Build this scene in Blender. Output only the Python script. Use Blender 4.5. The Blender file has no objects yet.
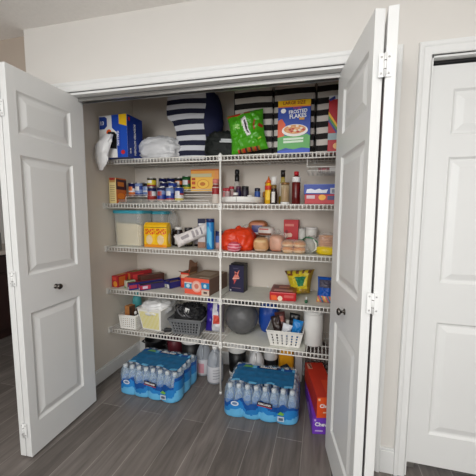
import bpy, bmesh, math, random
from mathutils import Vector, Matrix, Euler, noise
R = math.radians
PI = math.pi
random.seed(7)
SC = bpy.context.scene
COL = SC.collection

# ------------------------------------------------------------------ camera, light, exposure
cam = bpy.data.cameras.new('camera')
cam.sensor_fit = 'HORIZONTAL'
cam.sensor_width = 36.0
cam.lens = 277.95 / 476 * 36.0
cam.shift_x = -(257.51 - 238) / 476
cam.shift_y = 0.0
cam.clip_start = 0.02
co = bpy.data.objects.new('camera', cam)
COL.objects.link(co)
CAM_YAW, CAM_PITCH, CAM_ROLL = .2278, -.0951, .0114
_fw = Vector((-math.sin(CAM_YAW), math.cos(CAM_YAW), 0))
_rt = Vector((math.cos(CAM_YAW), math.sin(CAM_YAW), 0))
_F = _fw * math.cos(CAM_PITCH) + Vector((0, 0, math.sin(CAM_PITCH)))
_U = -_fw * math.sin(CAM_PITCH) + Vector((0, 0, math.cos(CAM_PITCH)))
_R2 = _rt * math.cos(CAM_ROLL) + _U * math.sin(CAM_ROLL)
_U2 = -_rt * math.sin(CAM_ROLL) + _U * math.cos(CAM_ROLL)
co.matrix_world = Matrix(((_R2.x, _U2.x, -_F.x, .3166), (_R2.y, _U2.y, -_F.y, -1.4338),
                          (_R2.z, _U2.z, -_F.z, 1.3259), (0, 0, 0, 1)))
SC.camera = co

world = bpy.data.worlds.new('world')
SC.world = world
world.use_nodes = True
world.node_tree.nodes['Background'].inputs[0].default_value = (.85, .92, 1, 1)
world.node_tree.nodes['Background'].inputs[1].default_value = .3


def area(name, loc, rot, sx, sy, power, color):
    l = bpy.data.lights.new(name, 'AREA')
    l.shape = 'RECTANGLE'
    l.size, l.size_y = sx, sy
    l.energy = power
    l.color = color
    o = bpy.data.objects.new(name, l)
    o.location = loc
    o.rotation_euler = rot
    COL.objects.link(o)
    return o


# daylight through the rear window; overhead, right and point fills are added lights
area('rear_window_daylight', (.2, -4.25, 1.45), (R(90), 0, 0), 2.6, 1.7, 60, (1, 1, 1))
area('ceiling_fill_light', (0, -2.2, 2.38), (0, 0, 0), 2.2, 2.2, 33, (1, .99, .97))  # soft overhead fill added to even out the light, no fitting modelled
area('right_fill_light', (2.45, -2.4, 1.4), (R(90), 0, R(90)), 2.0, 1.8, 7, (1, 1, 1))  # added side fill; the right wall has no window opening
lp = bpy.data.lights.new('point_fill_light', 'POINT')  # added point fill that brightens the ceiling, not an actual lamp
lp.energy = 33
lp.shadow_soft_size = .25
lp.color = (1, .99, .97)
lo = bpy.data.objects.new('point_fill_light', lp)
lo.location = (-.35, -2.3, 1.95)
COL.objects.link(lo)

SC.view_settings.view_transform = 'Standard'
SC.view_settings.look = 'None'
SC.view_settings.exposure = 0.08
SC.view_settings.gamma = 1.0
SC.view_settings.use_curve_mapping = False
SC.cycles.max_bounces = 10
SC.cycles.diffuse_bounces = 5
SC.cycles.transparent_max_bounces = 16
SC.cycles.caustics_reflective = False
SC.cycles.caustics_refractive = False


# ------------------------------------------------------------------ materials
def lin(c):
    return tuple(((v / 255) / 12.92 if v <= 10 else (((v / 255) + .055) / 1.055) ** 2.4) for v in c)


MATS = {}


def M(name, rgb=None, rough=.5, metal=0.0, var=0.0, scale=40.0, bump=0.0, alpha=1.0, trans=0.0, ior=1.45, stretch=(1, 1, 1), spec=.5):
    """procedural material: base colour broken up by noise, optional bump"""
    if name in MATS:
        return MATS[name]
    m = bpy.data.materials.new(name)
    m.use_nodes = True
    nt = m.node_tree
    b = nt.nodes['Principled BSDF']
    c = lin(rgb)
    b.inputs['Base Color'].default_value = (*c, 1)
    b.inputs['Roughness'].default_value = rough
    b.inputs['Metallic'].default_value = metal
    b.inputs['Specular IOR Level'].default_value = spec
    b.inputs['IOR'].default_value = ior
    b.inputs['Alpha'].default_value = alpha
    b.inputs['Transmission Weight'].default_value = trans
    if var or bump:
        tc = nt.nodes.new('ShaderNodeTexCoord')
        mp = nt.nodes.new('ShaderNodeMapping')
        mp.inputs['Scale'].default_value = stretch
        nz = nt.nodes.new('ShaderNodeTexNoise')
        nz.inputs['Scale'].default_value = scale
        nz.inputs['Detail'].default_value = 4
        nt.links.new(tc.outputs['Object'], mp.inputs['Vector'])
        nt.links.new(mp.outputs['Vector'], nz.inputs['Vector'])
        if var:
            rp = nt.nodes.new('ShaderNodeValToRGB')
            rp.color_ramp.elements[0].position = .3
            rp.color_ramp.elements[1].position = .7
            rp.color_ramp.elements[0].color = (*[v * (1 - var) for v in c], 1)
            rp.color_ramp.elements[1].color = (*[min(1, v * (1 + var)) for v in c], 1)
            nt.links.new(nz.outputs['Fac'], rp.inputs['Fac'])
            nt.links.new(rp.outputs['Color'], b.inputs['Base Color'])
        if bump:
            bp = nt.nodes.new('ShaderNodeBump')
            bp.inputs['Strength'].default_value = bump
            bp.inputs['Distance'].default_value = .01
            nt.links.new(nz.outputs['Fac'], bp.inputs['Height'])
            nt.links.new(bp.outputs['Normal'], b.inputs['Normal'])
    MATS[name] = m
    return m


def stripes(name, c1, c2, axis, period, duty=.5, rough=.8, phase=0.0, wob=.0):
    """hard two-colour stripes along an object axis"""
    m = bpy.data.materials.new(name)
    m.use_nodes = True
    nt = m.node_tree
    b = nt.nodes['Principled BSDF']
    b.inputs['Roughness'].default_value = rough
    tc = nt.nodes.new('ShaderNodeTexCoord')
    sp = nt.nodes.new('ShaderNodeSeparateXYZ')
    nt.links.new(tc.outputs['Object'], sp.inputs[0])
    src = sp.outputs[axis]
    if wob:
        nz = nt.nodes.new('ShaderNodeTexNoise')
        nz.inputs['Scale'].default_value = 6
        nt.links.new(tc.outputs['Object'], nz.inputs['Vector'])
        wm = nt.nodes.new('ShaderNodeMath')
        wm.operation = 'MULTIPLY_ADD'
        wm.inputs[1].default_value = wob
        nt.links.new(nz.outputs['Fac'], wm.inputs[0])
        nt.links.new(src, wm.inputs[2])
        src = wm.outputs[0]
    a = nt.nodes.new('ShaderNodeMath')
    a.operation = 'MULTIPLY_ADD'
    a.inputs[1].default_value = 1 / period
    a.inputs[2].default_value = phase + 50
    nt.links.new(src, a.inputs[0])
    fr = nt.nodes.new('ShaderNodeMath')
    fr.operation = 'FRACT'
    nt.links.new(a.outputs[0], fr.inputs[0])
    gt = nt.nodes.new('ShaderNodeMath')
    gt.operation = 'GREATER_THAN'
    gt.inputs[1].default_value = duty
    nt.links.new(fr.outputs[0], gt.inputs[0])
    mx = nt.nodes.new('ShaderNodeMix')
    mx.data_type = 'RGBA'
    mx.inputs[6].default_value = (*lin(c1), 1)
    mx.inputs[7].default_value = (*lin(c2), 1)
    nt.links.new(gt.outputs[0], mx.inputs[0])
    nt.links.new(mx.outputs[2], b.inputs['Base Color'])
    MATS[name] = m
    return m


def film(name, rgb, clear=.8, rough=.12):
    """thin clear plastic: part transparent, part glossy and tinted"""
    m = bpy.data.materials.new(name)
    m.use_nodes = True
    nt = m.node_tree
    b = nt.nodes['Principled BSDF']
    b.inputs['Base Color'].default_value = (*lin(rgb), 1)
    b.inputs['Roughness'].default_value = rough
    out = nt.nodes['Material Output']
    tr = nt.nodes.new('ShaderNodeBsdfTransparent')
    mx = nt.nodes.new('ShaderNodeMixShader')
    fz = nt.nodes.new('ShaderNodeLayerWeight')
    fz.inputs['Blend'].default_value = .25
    ma = nt.nodes.new('ShaderNodeMath')
    ma.operation = 'MULTIPLY_ADD'
    ma.inputs[1].default_value = .5
    ma.inputs[2].default_value = 1 - clear
    ma.use_clamp = True
    nt.links.new(fz.outputs['Facing'], ma.inputs[0])
    nt.links.new(ma.outputs[0], mx.inputs[0])
    nt.links.new(tr.outputs[0], mx.inputs[1])
    nt.links.new(b.outputs[0], mx.inputs[2])
    nt.links.new(mx.outputs[0], out.inputs['Surface'])
    MATS[name] = m
    return m


def floor_material():
    m = bpy.data.materials.new('wood_look_tile')
    m.use_nodes = True
    nt = m.node_tree
    N, L = nt.nodes, nt.links
    b = N['Principled BSDF']
    tc = N.new('ShaderNodeTexCoord')
    mp = N.new('ShaderNodeMapping')
    mp.inputs['Rotation'].default_value = (0, 0, R(90))
    mp.inputs['Location'].default_value = (.08, .058, 0)
    L.new(tc.outputs['Object'], mp.inputs['Vector'])
    br = N.new('ShaderNodeTexBrick')
    br.offset = .36
    br.offset_frequency = 2
    br.inputs['Scale'].default_value = 1
    br.inputs['Mortar Size'].default_value = .0022
    br.inputs['Mortar Smooth'].default_value = .3
    br.inputs['Brick Width'].default_value = .9
    br.inputs['Row Height'].default_value = .152
    br.inputs['Color1'].default_value = (*lin((100, 94, 90)), 1)
    br.inputs['Color2'].default_value = (*lin((121, 115, 111)), 1)
    br.inputs['Mortar'].default_value = (*lin((150, 145, 140)), 1)
    L.new(mp.outputs['Vector'], br.inputs['Vector'])
    mp2 = N.new('ShaderNodeMapping')
    mp2.inputs['Scale'].default_value = (14, 1.3, 1)
    L.new(tc.outputs['Object'], mp2.inputs['Vector'])
    nz = N.new('ShaderNodeTexNoise')
    nz.inputs['Scale'].default_value = 2.2
    nz.inputs['Detail'].default_value = 6
    nz.inputs['Roughness'].default_value = .6
    nz.inputs['Distortion'].default_value = .6
    L.new(mp2.outputs['Vector'], nz.inputs['Vector'])
    rp = N.new('ShaderNodeValToRGB')
    rp.color_ramp.elements[0].position = .32
    rp.color_ramp.elements[0].color = (.55, .54, .53, 1)
    rp.color_ramp.elements[1].position = .68
    rp.color_ramp.elements[1].color = (1.15, 1.13, 1.12, 1)
    L.new(nz.outputs['Fac'], rp.inputs['Fac'])
    mx = N.new('ShaderNodeMix')
    mx.data_type = 'RGBA'
    mx.blend_type = 'MULTIPLY'
    mx.inputs[0].default_value = .85
    L.new(br.outputs['Color'], mx.inputs[6])
    L.new(rp.outputs['Color'], mx.inputs[7])
    L.new(mx.outputs[2], b.inputs['Base Color'])
    b.inputs['Roughness'].default_value = .42
    bp = N.new('ShaderNodeBump')
    bp.inputs['Strength'].default_value = .15
    bp.inputs['Distance'].default_value = .003
    bp.invert = True
    L.new(br.outputs['Fac'], bp.inputs['Height'])
    L.new(bp.outputs['Normal'], b.inputs['Normal'])
    return m


WALL = M('wall_paint', (217, 214, 209), .85, var=.015, scale=3, bump=.03)
WALLC = M('closet_wall_tone', (218, 210, 199), .85, var=.015, scale=3, bump=.03)  # warmer wall tone used inside the closet
CEIL = M('ceiling_paint', (242, 239, 235), .95, var=.02, scale=60, bump=.15)
TRIM = M('trim_white', (224, 225, 224), .4, var=.01, scale=5)
DOOR = M('door_white', (219, 220, 219), .38, var=.01, scale=4)
FLOOR = floor_material()
WIRE = M('white_vinyl_wire', (238, 236, 230), .4, var=.02, scale=20)
WHITE = M('white_plastic', (230, 229, 225), .4, var=.02, scale=20)
BLACK = M('black_plastic', (20, 20, 22), .4, var=.2, scale=20)
NICKEL = M('dark_nickel', (92, 88, 84), .22, 1.0)
STEEL = M('steel', (190, 190, 188), .3, 1.0)
KRAFT = M('brown_cardboard', (150, 118, 84), .85, var=.08, scale=30)


def P(rgb, rough=.45, **k):
    return M('print_%02x%02x%02x_%d' % (*[int(v) for v in rgb], int(rough * 100)), rgb, rough, **k)


# ------------------------------------------------------------------ mesh builder
class MB:
    def __init__(s):
        s.v, s.f, s.mi, s.sm, s.mats = [], [], [], [], []

    def slot(s, m):
        if m not in s.mats:
            s.mats.append(m)
        return s.mats.index(m)

    def face(s, pts, m, smooth=False):
        n = len(s.v)
        s.v += [tuple(p) for p in pts]
        s.f.append(tuple(range(n, n + len(pts))))
        s.mi.append(s.slot(m))
        s.sm.append(smooth)

    def mesh(s, vs, fs, m, smooth=False):
        n = len(s.v)
        s.v += [tuple(p) for p in vs]
        k = s.slot(m)
        for f in fs:
            s.f.append(tuple(i + n for i in f))
            s.mi.append(k)
            s.sm.append(smooth)
        return s

    def box(s, x0, x1, y0, y1, z0, z1, m, mf=None):
        """mf: per-face materials, keys front back left right top bottom"""
        vs = [(x, y, z) for z in (z0, z1) for y in (y0, y1) for x in (x0, x1)]
        F = dict(bottom=(0, 2, 3, 1), top=(4, 5, 7, 6), front=(0, 1, 5, 4), back=(2, 6, 7, 3), left=(0, 4, 6, 2), right=(1, 3, 7, 5))
        n = len(s.v)
        s.v += vs
        for k, f in F.items():
            s.f.append(tuple(i + n for i in f))
            s.mi.append(s.slot((mf or {}).get(k, m)))
            s.sm.append(False)
        return s

    def prism(s, poly, z0, z1, m, mtop=None):
        n = len(poly)
        vs = [(x, y, z0) for x, y in poly] + [(x, y, z1) for x, y in poly]
        s.mesh(vs, [tuple(range(n))[::-1]] + [(i, (i + 1) % n, n + (i + 1) % n, n + i) for i in range(n)], m)
        s.mesh(vs, [tuple(range(n, 2 * n))], mtop or m)
        return s

    def tube(s, pts, r, m, n=6, closed=False):
        pts = [Vector(p) for p in pts]
        vs, fs = [], []
        k = len(pts)
        for i, p in enumerate(pts):
            if closed:
                d = pts[(i + 1) % k] - pts[i - 1]
            else:
                d = pts[min(i + 1, k - 1)] - pts[max(i - 1, 0)]
            d.normalize()
            a = d.orthogonal() if abs(d.z) > .9 else d.cross(Vector((0, 0, 1)))
            a.normalize()
            b = d.cross(a)
            for j in range(n):
                t = 2 * PI * j / n
                vs.append(p + (a * math.cos(t) + b * math.sin(t)) * r)
        for i in range(k if closed else k - 1):
            for j in range(n):
                a0, a1 = i * n + j, i * n + (j + 1) % n
                b0, b1 = ((i + 1) % k) * n + j, ((i + 1) % k) * n + (j + 1) % n
                fs.append((a0, a1, b1, b0))
        if not closed:
            fs += [tuple(range(n))[::-1], tuple(range((k - 1) * n, k * n))]
        return s.mesh(vs, fs, m, True)

    def lathe(s, prof, m, c=(0, 0, 0), n=20, mats=None, sx=1, sy=1, smooth=True):
        vs, k = [], len(prof)
        for r, z in prof:
            for j in range(n):
                t = 2 * PI * j / n
                vs.append((c[0] + r * sx * math.cos(t), c[1] + r * sy * math.sin(t), c[2] + z))
        base = len(s.v)
        s.v += vs
        for i in range(k - 1):
            mm = s.slot(mats[i] if mats else m)
            for j in range(n):
                s.f.append((base + i * n + j, base + i * n + (j + 1) % n, base + (i + 1) * n + (j + 1) % n, base + (i + 1) * n + j))
                s.mi.append(mm)
                s.sm.append(smooth)
        if prof[0][0] > 1e-4:
            s.f.append(tuple(base + j for j in range(n))[::-1]); s.mi.append(s.slot(mats[0] if mats else m)); s.sm.append(False)
        if prof[-1][0] > 1e-4:
            s.f.append(tuple(base + (k - 1) * n + j for j in range(n))); s.mi.append(s.slot(mats[-1] if mats else m)); s.sm.append(False)
        return s

    def grid(s, fn, nu, nv, m, smooth=True, matfn=None):
        base = len(s.v)
        for j in range(nv + 1):
            for i in range(nu + 1):
                s.v.append(tuple(fn(i / nu, j / nv)))
        for j in range(nv):
            for i in range(nu):
                a = base + j * (nu + 1) + i
                s.f.append((a, a + 1, a + nu + 2, a + nu + 1))
                s.mi.append(s.slot(matfn((i + .5) / nu, (j + .5) / nv) if matfn else m))
                s.sm.append(smooth)
        return s

    def blob(s, c, rad, m, pw=2.0, amp=.1, freq=8, seed=0, nu=28, nv=18, floor=None, matfn=None, ridge=False):
        """noisy superellipsoid, optionally cut flat where it rests"""
        off = Vector((seed * 13.1, seed * 7.7, seed * 3.3))

        def sg(x):
            return math.copysign(abs(x) ** (2 / pw), x)

        def fn(u, v):
            th, ph = 2 * PI * u, PI * (v - .5)
            d = Vector((sg(math.cos(ph)) * sg(math.cos(th)), sg(math.cos(ph)) * sg(math.sin(th)), sg(math.sin(ph))))
            q = Vector((math.cos(ph) * math.cos(th), math.cos(ph) * math.sin(th), math.sin(ph)))
            nz = noise.noise(q * freq * .35 + off) + .5 * noise.noise(q * freq + off)
            if ridge:
                nz = (1 - 2.2 * abs(noise.noise(q * freq * .6 + off))) * .7 + .35 * (1 - 2 * abs(noise.noise(q * freq * 1.7 + off)))
            k = 1 + amp * nz
            p = Vector((c[0] + d.x * rad[0] * k, c[1] + d.y * rad[1] * k, c[2] + d.z * rad[2] * k))
            if floor is not None and p.z < floor:
                p.z = floor
            return p
        return s.grid(fn, nu, nv, m, True, matfn)

    def build(s, name, parent=None, loc=(0, 0, 0), rotz=0, bevel=0, solid=0, weld=False, rot=None):
        me = bpy.data.meshes.new(name)
        me.from_pydata(s.v, [], s.f)
        for m in s.mats:
            me.materials.append(m)
        me.polygons.foreach_set('material_index', s.mi)
        me.polygons.foreach_set('use_smooth', s.sm)
        me.update()
        if weld:
            bm = bmesh.new()
            bm.from_mesh(me)
            bmesh.ops.remove_doubles(bm, verts=bm.verts, dist=2e-5)
            bm.to_mesh(me)
            bm.free()
        o = bpy.data.objects.new(name, me)
        COL.objects.link(o)
        o.location = loc
        o.rotation_euler = rot or (0, 0, rotz)
        if parent:
            o.parent = parent
        if bevel:
            b = o.modifiers.new('bevel', 'BEVEL')
            b.width = bevel
            b.segments = 2
            b.limit_method = 'ANGLE'
            b.angle_limit = R(50)
        if solid:
            b = o.modifiers.new('solid', 'SOLIDIFY')
            b.thickness = solid
            b.offset = 0
        return o


def tag(o, label, cat, group=None):
    o['label'] = label
    o['category'] = cat
    if group:
        o['group'] = group
    return o


def thing(name, label, cat, loc, rotz=0, group=None, rot=None):
    o = bpy.data.objects.new(name, None)
    o.empty_display_size = .05
    COL.objects.link(o)
    o.location = loc
    o.rotation_euler = rot or (0, 0, rotz)
    return tag(o, label, cat, group)


def struct(name, mb, **k):
    o = mb.build(name, **k)
    o['kind'] = 'structure'
    return o


def copy_tree(o, parent=None):
    c = o.copy()
    COL.objects.link(c)
    if parent:
        c.parent = parent
    for ch in list(o.children):
        copy_tree(ch, c)
    return c


FACE_ROT = dict(front=Euler((R(90), 0, 0)).to_matrix().to_4x4(),
                right=Euler((R(90), 0, R(90))).to_matrix().to_4x4(),
                left=Euler((R(90), 0, R(-90))).to_matrix().to_4x4(),
                top=Matrix.Identity(4))


def lettering(parent, text, face, at, width, m, roll=0, name='lettering', squash=1.0, bold=.0):
    """flat lettering, centred at a point on a face of its thing"""
    cu = bpy.data.curves.new('t', 'FONT')
    cu.body = text
    cu.align_x = 'CENTER'
    cu.align_y = 'CENTER'
    cu.resolution_u = 2
    cu.offset = bold
    cu.extrude = .01
    t = bpy.data.objects.new('t', cu)
    COL.objects.link(t)
    dg = bpy.context.evaluated_depsgraph_get()
    me = bpy.data.meshes.new_from_object(t.evaluated_get(dg))
    bpy.data.objects.remove(t)
    bpy.data.curves.remove(cu)
    xs = [v.co.x for v in me.vertices]
    k = width / max(1e-6, max(xs) - min(xs))
    cx = (max(xs) + min(xs)) / 2
    ys = [v.co.y for v in me.vertices]
    cy = (max(ys) + min(ys)) / 2
    me.transform(Matrix.Translation(at) @ FACE_ROT[face] @ Matrix.Rotation(roll, 4, 'Z')
                 @ Matrix.Diagonal((k, k * squash, .0006 / .01, 1)) @ Matrix.Translation((-cx, -cy, 0)))
    me.materials.clear()
    me.materials.append(m)
    me.name = name
    o = bpy.data.objects.new(name, me)
    COL.objects.link(o)
    o.parent = parent
    return o


def fpt(face, u, v, w, d, h, e=.0008):
    """point on a carton face; u left to right, v bottom to top as seen"""
    if face == 'front':
        return (-w / 2 + u * w, -d / 2 - e, v * h)
    if face == 'right':
        return (w / 2 + e, -d / 2 + u * d, v * h)
    if face == 'left':
        return (-w / 2 - e, d / 2 - u * d, v * h)
    return (-w / 2 + u * w, -d / 2 + v * d, h + e)


def carton(name, label, cat, loc, w, d, h, m, rotz=0, mf=None, decals=(), texts=(), group=None, bevel=.002, rot=None):
    """printed box; loc is the middle of its base. decals: (face, polygon in u v, material)"""
    b = MB()
    b.box(-w / 2, w / 2, -d / 2, d / 2, 0, h, m, mf)
    for i, (fc, poly, mm) in enumerate(decals):
        if len(poly) == 4 and not isinstance(poly[0], tuple):
            u0, u1, v0, v1 = poly
            poly = [(u0, v0), (u1, v0), (u1, v1), (u0, v1)]
        b.face([fpt(fc, u, v, w, d, h, .0006 + .0003 * i) for u, v in poly], mm)
    o = b.build(name, None, loc, rotz, bevel, rot=rot)
    tag(o, label, cat, group)
    for tx in texts:
        fc, s, u, v, wd, mm = tx[:6]
        kw = tx[6] if len(tx) > 6 else {}
        lettering(o, s, fc, fpt(fc, u, v, w, d, h, .0035), wd, mm, **kw)
    return o


def disc(u, v, ru, rv, n=20, a0=0):
    return [(u + ru * math.cos(a0 + 2 * PI * i / n), v + rv * math.sin(a0 + 2 * PI * i / n)) for i in range(n)]


# ------------------------------------------------------------------ room shell
CH = 2.412            # ceiling height
XJL, XJR = -1.244, .586   # closet jambs
ZO = 2.016            # opening height
CW = .057             # casing width
XL, XR = -1.317, .66  # closet inside walls
YB = .762             # closet back wall
WT = .115             # front wall thickness
D2L = .766            # left jamb of the second closet
XC = -1.496           # end of the front wall

b = MB(); b.box(-3.6, 2.6, -4.3, 2.3, -.05, 0, FLOOR); struct('floor', b)
b = MB(); b.box(-3.6, 2.6, -4.3, 2.3, CH, CH + .05, CEIL); struct('ceiling', b)
b = MB()
b.box(XC, XJL, 0, WT, 0, CH, WALL)
b.box(XJL, XJR, 0, WT, ZO, CH, WALL)
b.box(XJR, D2L, 0, WT, 0, CH, WALL)
b.box(D2L, D2L + .92, 0, WT, ZO, CH, WALL)
b.box(D2L + .92, 2.6, 0, WT, 0, CH, WALL)
struct('wall_front', b)
b = MB(); b.box(XC, XR + .1, YB, YB + .1, 0, CH, WALLC); struct('wall_closet_back', b)
b = MB(); b.box(XC, XL, WT, YB, 0, CH, WALLC); struct('wall_closet_left', b)
b = MB(); b.box(XR, XR + .1, WT, YB, 0, CH, WALLC); struct('wall_closet_right', b)
b = MB(); b.box(-3.6, XC, .05, .17, 2.05, CH, M('passage_shaded_paint', (176, 163, 150), .85, var=.015, scale=3)); struct('wall_passage', b)  # shade on the passage header put into a darker tan wall colour
b = MB(); b.box(-3.6, -3.42, -4.3, 2.3, 0, CH, WALL); struct('wall_left', b)
b = MB(); b.box(-3.42, XC, 2.2, 2.3, 0, CH, WALL); struct('wall_kitchen', b)
b = MB(); b.box(2.5, 2.6, -4.2, 0, 0, CH, WALL); struct('wall_right', b)
b = MB()
b.box(-3.42, -1.1, -4.2, -4.1, 0, CH, WALL)
b.box(1.5, 2.5, -4.2, -4.1, 0, CH, WALL)
b.box(-1.1, 1.5, -4.2, -4.1, 0, .6, WALL)
b.box(-1.1, 1.5, -4.2, -4.1, 2.3, CH, WALL)
struct('wall_rear', b)


def casing(name, x0, x1, ztop):
    """moulded door casing: flat board with raised outer bead, mitred look"""
    b = MB()
    w, t = CW, .012
    # profile across the width: (offset from the opening, projection)
    pr = [(.004, 0), (.004, .008), (.010, .011), (.034, .012), (.040, .016), (.050, .018), (w - .002, .017), (w, .013), (w, 0)]
    for (o0, d0), (o1, d1) in zip(pr, pr[1:]):
        path = []
        for o, d in ((o0, d0), (o1, d1)):
            path.append([(x0 - o, -d, 0), (x0 - o, -d, ztop + o), (x1 + o, -d, ztop + o), (x1 + o, -d, 0)])
        for k in range(3):
            b.face([path[0][k], path[0][k + 1], path[1][k + 1], path[1][k]], TRIM)
    return struct(name, b)


casing('trim_1', XJL, XJR, ZO)
casing('trim_2', D2L, D2L + .92, ZO)
b = MB()
b.box(XJL - .004, XJL + .004, 0, WT, 0, ZO, TRIM)
b.box(XJR - .004, XJR + .004, 0, WT, 0, ZO, TRIM)
b.box(XJL, XJR, 0, WT, ZO - .012, ZO + .004, TRIM)
struct('trim_3', b)
b = MB()
b.box(D2L - .004, D2L + .006, 0, WT, 0, ZO, TRIM)
b.box(D2L, D2L + .92, 0, WT, ZO - .008, ZO + .004, TRIM)
struct('trim_4', b)


def skirt(name, x0, x1, y0, y1, h=.135):
    b = MB()
    b.box(x0, x1, y0, y1, 0, h - .012, TRIM)
    if abs(x1 - x0) > abs(y1 - y0):
        ym = y0 + .004 if y0 < y1 else y0
        b.box(x0, x1, y0 + .005, y1, h - .012, h, TRIM)
    else:
        b.box(x0 + (0 if x0 < -1 else .005), x1 - (.005 if x0 < -1 else 0), y0, y1, h - .012, h, TRIM)
    struct(name, b, bevel=.003)


skirt('baseboard_front', XJR + CW, D2L - CW, -.014, 0)
skirt('baseboard_closet_left', XL, XL + .014, WT, YB, .11)
skirt('baseboard_closet_back', XL, XR, YB - .014, YB, .11)
skirt('baseboard_closet_right', XR - .014, XR, WT, YB, .11)

# ------------------------------------------------------------------ bifold doors
LW, LT, LZ0, LZ1 = .457, .034, .012, 2.005
PANELS = [(.197 - .012, .785), (.985, 1.59), (1.692, 1.897)]


def leaf_mesh(p0, p1, m=DOOR, thick=LT):
    """moulded three-panel leaf, local x from 0 (stile margin p0) to LW, face at y=0 and y=thick"""
    b = MB()
    xs = (0, p0, LW - p1, LW)
    H = LZ1 - LZ0
    zr = [0]
    for a, c in PANELS:
        zr += [a - LZ0, c - LZ0]
    zr.append(H)

    def side(y, sgn):
        def q(a, c, e, g, flip=sgn < 0):
            pts = [a, c, e, g]
            b.face(pts if not flip else pts[::-1], m)
        for xa, xb in ((xs[0], xs[1]), (xs[2], xs[3])):
            q((xa, y, 0), (xb, y, 0), (xb, y, H), (xa, y, H))
        for i in range(0, len(zr), 2):
            q((xs[1], y, zr[i]), (xs[2], y, zr[i]), (xs[2], y, zr[i + 1]), (xs[1], y, zr[i + 1]))
        for i in range(1, len(zr) - 1, 2):
            rings = []
            for ins, dep in ((0, 0), (.010, .009), (.018, .010), (.046, .002), (.05, .0015)):
                x0, x1, z0, z1 = xs[1] + ins, xs[2] - ins, zr[i] + ins, zr[i + 1] - ins
                yy = y + sgn * dep
                rings.append([(x0, yy, z0), (x1, yy, z0), (x1, yy, z1), (x0, yy, z1)])
            for r0, r1 in zip(rings, rings[1:]):
                for k in range(4):
                    q(r0[k], r0[(k + 1) % 4], r1[(k + 1) % 4], r1[k])
            q(*rings[-1])
    side(0, 1)
    side(thick, -1)
    b.face([(0, thick, 0), (0, 0, 0), (0, 0, H), (0, thick, H)], m)
    b.face([(LW, 0, 0), (LW, thick, 0), (LW, thick, H), (LW, 0, H)], m)
    b.face([(0, 0, H), (LW, 0, H), (LW, thick, H), (0, thick, H)], m)
    b.face([(0, thick, 0), (LW, thick, 0), (LW, 0, 0), (0, 0, 0)], m)
    return b


def knob(parent, loc, rot, m=NICKEL):
    b = MB()
    b.lathe([(.014, 0), (.014, .003), (.006, .006), (.0055, .014), (.010, .018), (.0155, .023), (.0165, .028), (.013, .033), (.006, .035), (0.0001, .0355)], m, n=20)
    return b.build('knob', parent, loc, rot=rot)


def hinge(parent, x, y, z, gap):
    """white painted butt hinge across the seam between two leaves"""
    b = MB()
    for sx in (-1, 1):
        x0, x1 = sorted((x + sx * .002, x + sx * .02))
        b.box(x0, x1, y - .0022, y, z - .038, z + .038, TRIM)
        for dz in (-.026, .026):
            b.lathe([(.0034, 0), (.003, .0015), (.0001, .0018)], STEEL, n=8, c=(0, 0, 0))
            n = 8 * 3
            for i in range(len(b.v) - n, len(b.v)):
                vx, vy, vz = b.v[i]
                b.v[i] = (x + sx * .012 + vx, y - .0022 - vz, z + dz + vy)
    b.tube([(x, y - .004, z - .038), (x, y - .004, z + .038)], .0045, TRIM, 8)
    for dz in (-.014, .014):
        b.tube([(x, y - .004, z + dz - .0012), (x, y - .004, z + dz + .0012)], .0047, NICKEL, 8)
    return b.build('hinge', parent)


def bifold(name, near, far, flip, lead_offset, far_lead, label, knob_s, hz):
    """near/far: floor points of the visible face's two vertical edges; flip -1 = body lies to -x"""
    root = bpy.data.objects.new(name, None)
    COL.objects.link(root)
    root['kind'] = 'structure'
    root.location = (near[0], near[1], 0)
    d = Vector((far[0] - near[0], far[1] - near[1]))
    ang = math.atan2(d.y, d.x)
    # for the left pair the face looks to +x: local y+ must point to -x
    lm = leaf_mesh(.045, .1)
    if flip > 0:
        lm.v = [(x, -y, z) for x, y, z in lm.v]
        lm.f = [f[::-1] for f in lm.f]
    lm.build('leaf', root, (0, 0, LZ0), ang, bevel=.002, weld=True)
    l2 = leaf_mesh(.045, .1)
    if flip > 0:
        l2.v = [(x, -y, z) for x, y, z in l2.v]
        l2.f = [f[::-1] for f in l2.f]
    n2 = Vector(lead_offset)
    d2 = Vector((far_lead[0] - near[0] - n2.x, far_lead[1] - near[1] - n2.y))
    l2.build('leaf', root, (n2.x, n2.y, LZ0), math.atan2(d2.y, d2.x), bevel=.002, weld=True)
    dn = d.normalized()
    nrm = Vector((dn.y, -dn.x)) * (1 if flip < 0 else -1)
    k = dn * knob_s
    knob(root, (k.x, k.y, .888), (R(90), 0, math.atan2(nrm.y, nrm.x) + R(90)))
    for z in hz:
        hinge(root, n2.x - flip * .002, min(0, n2.y) - .002, z, .004)
    return root


bifold('door_1', (-1.1434, -.3778), (-1.1649, .0798), -1, (-LT - .0045, -.002), (-1.2035, .078), '', .198, (.163, .978, 1.80))
bifold('door_2', (.467, -.378), (.3737, .0683), 1, (LT + .0055, -.002), (.545, .072), '', .2, (.19, .998, 1.818))

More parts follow.
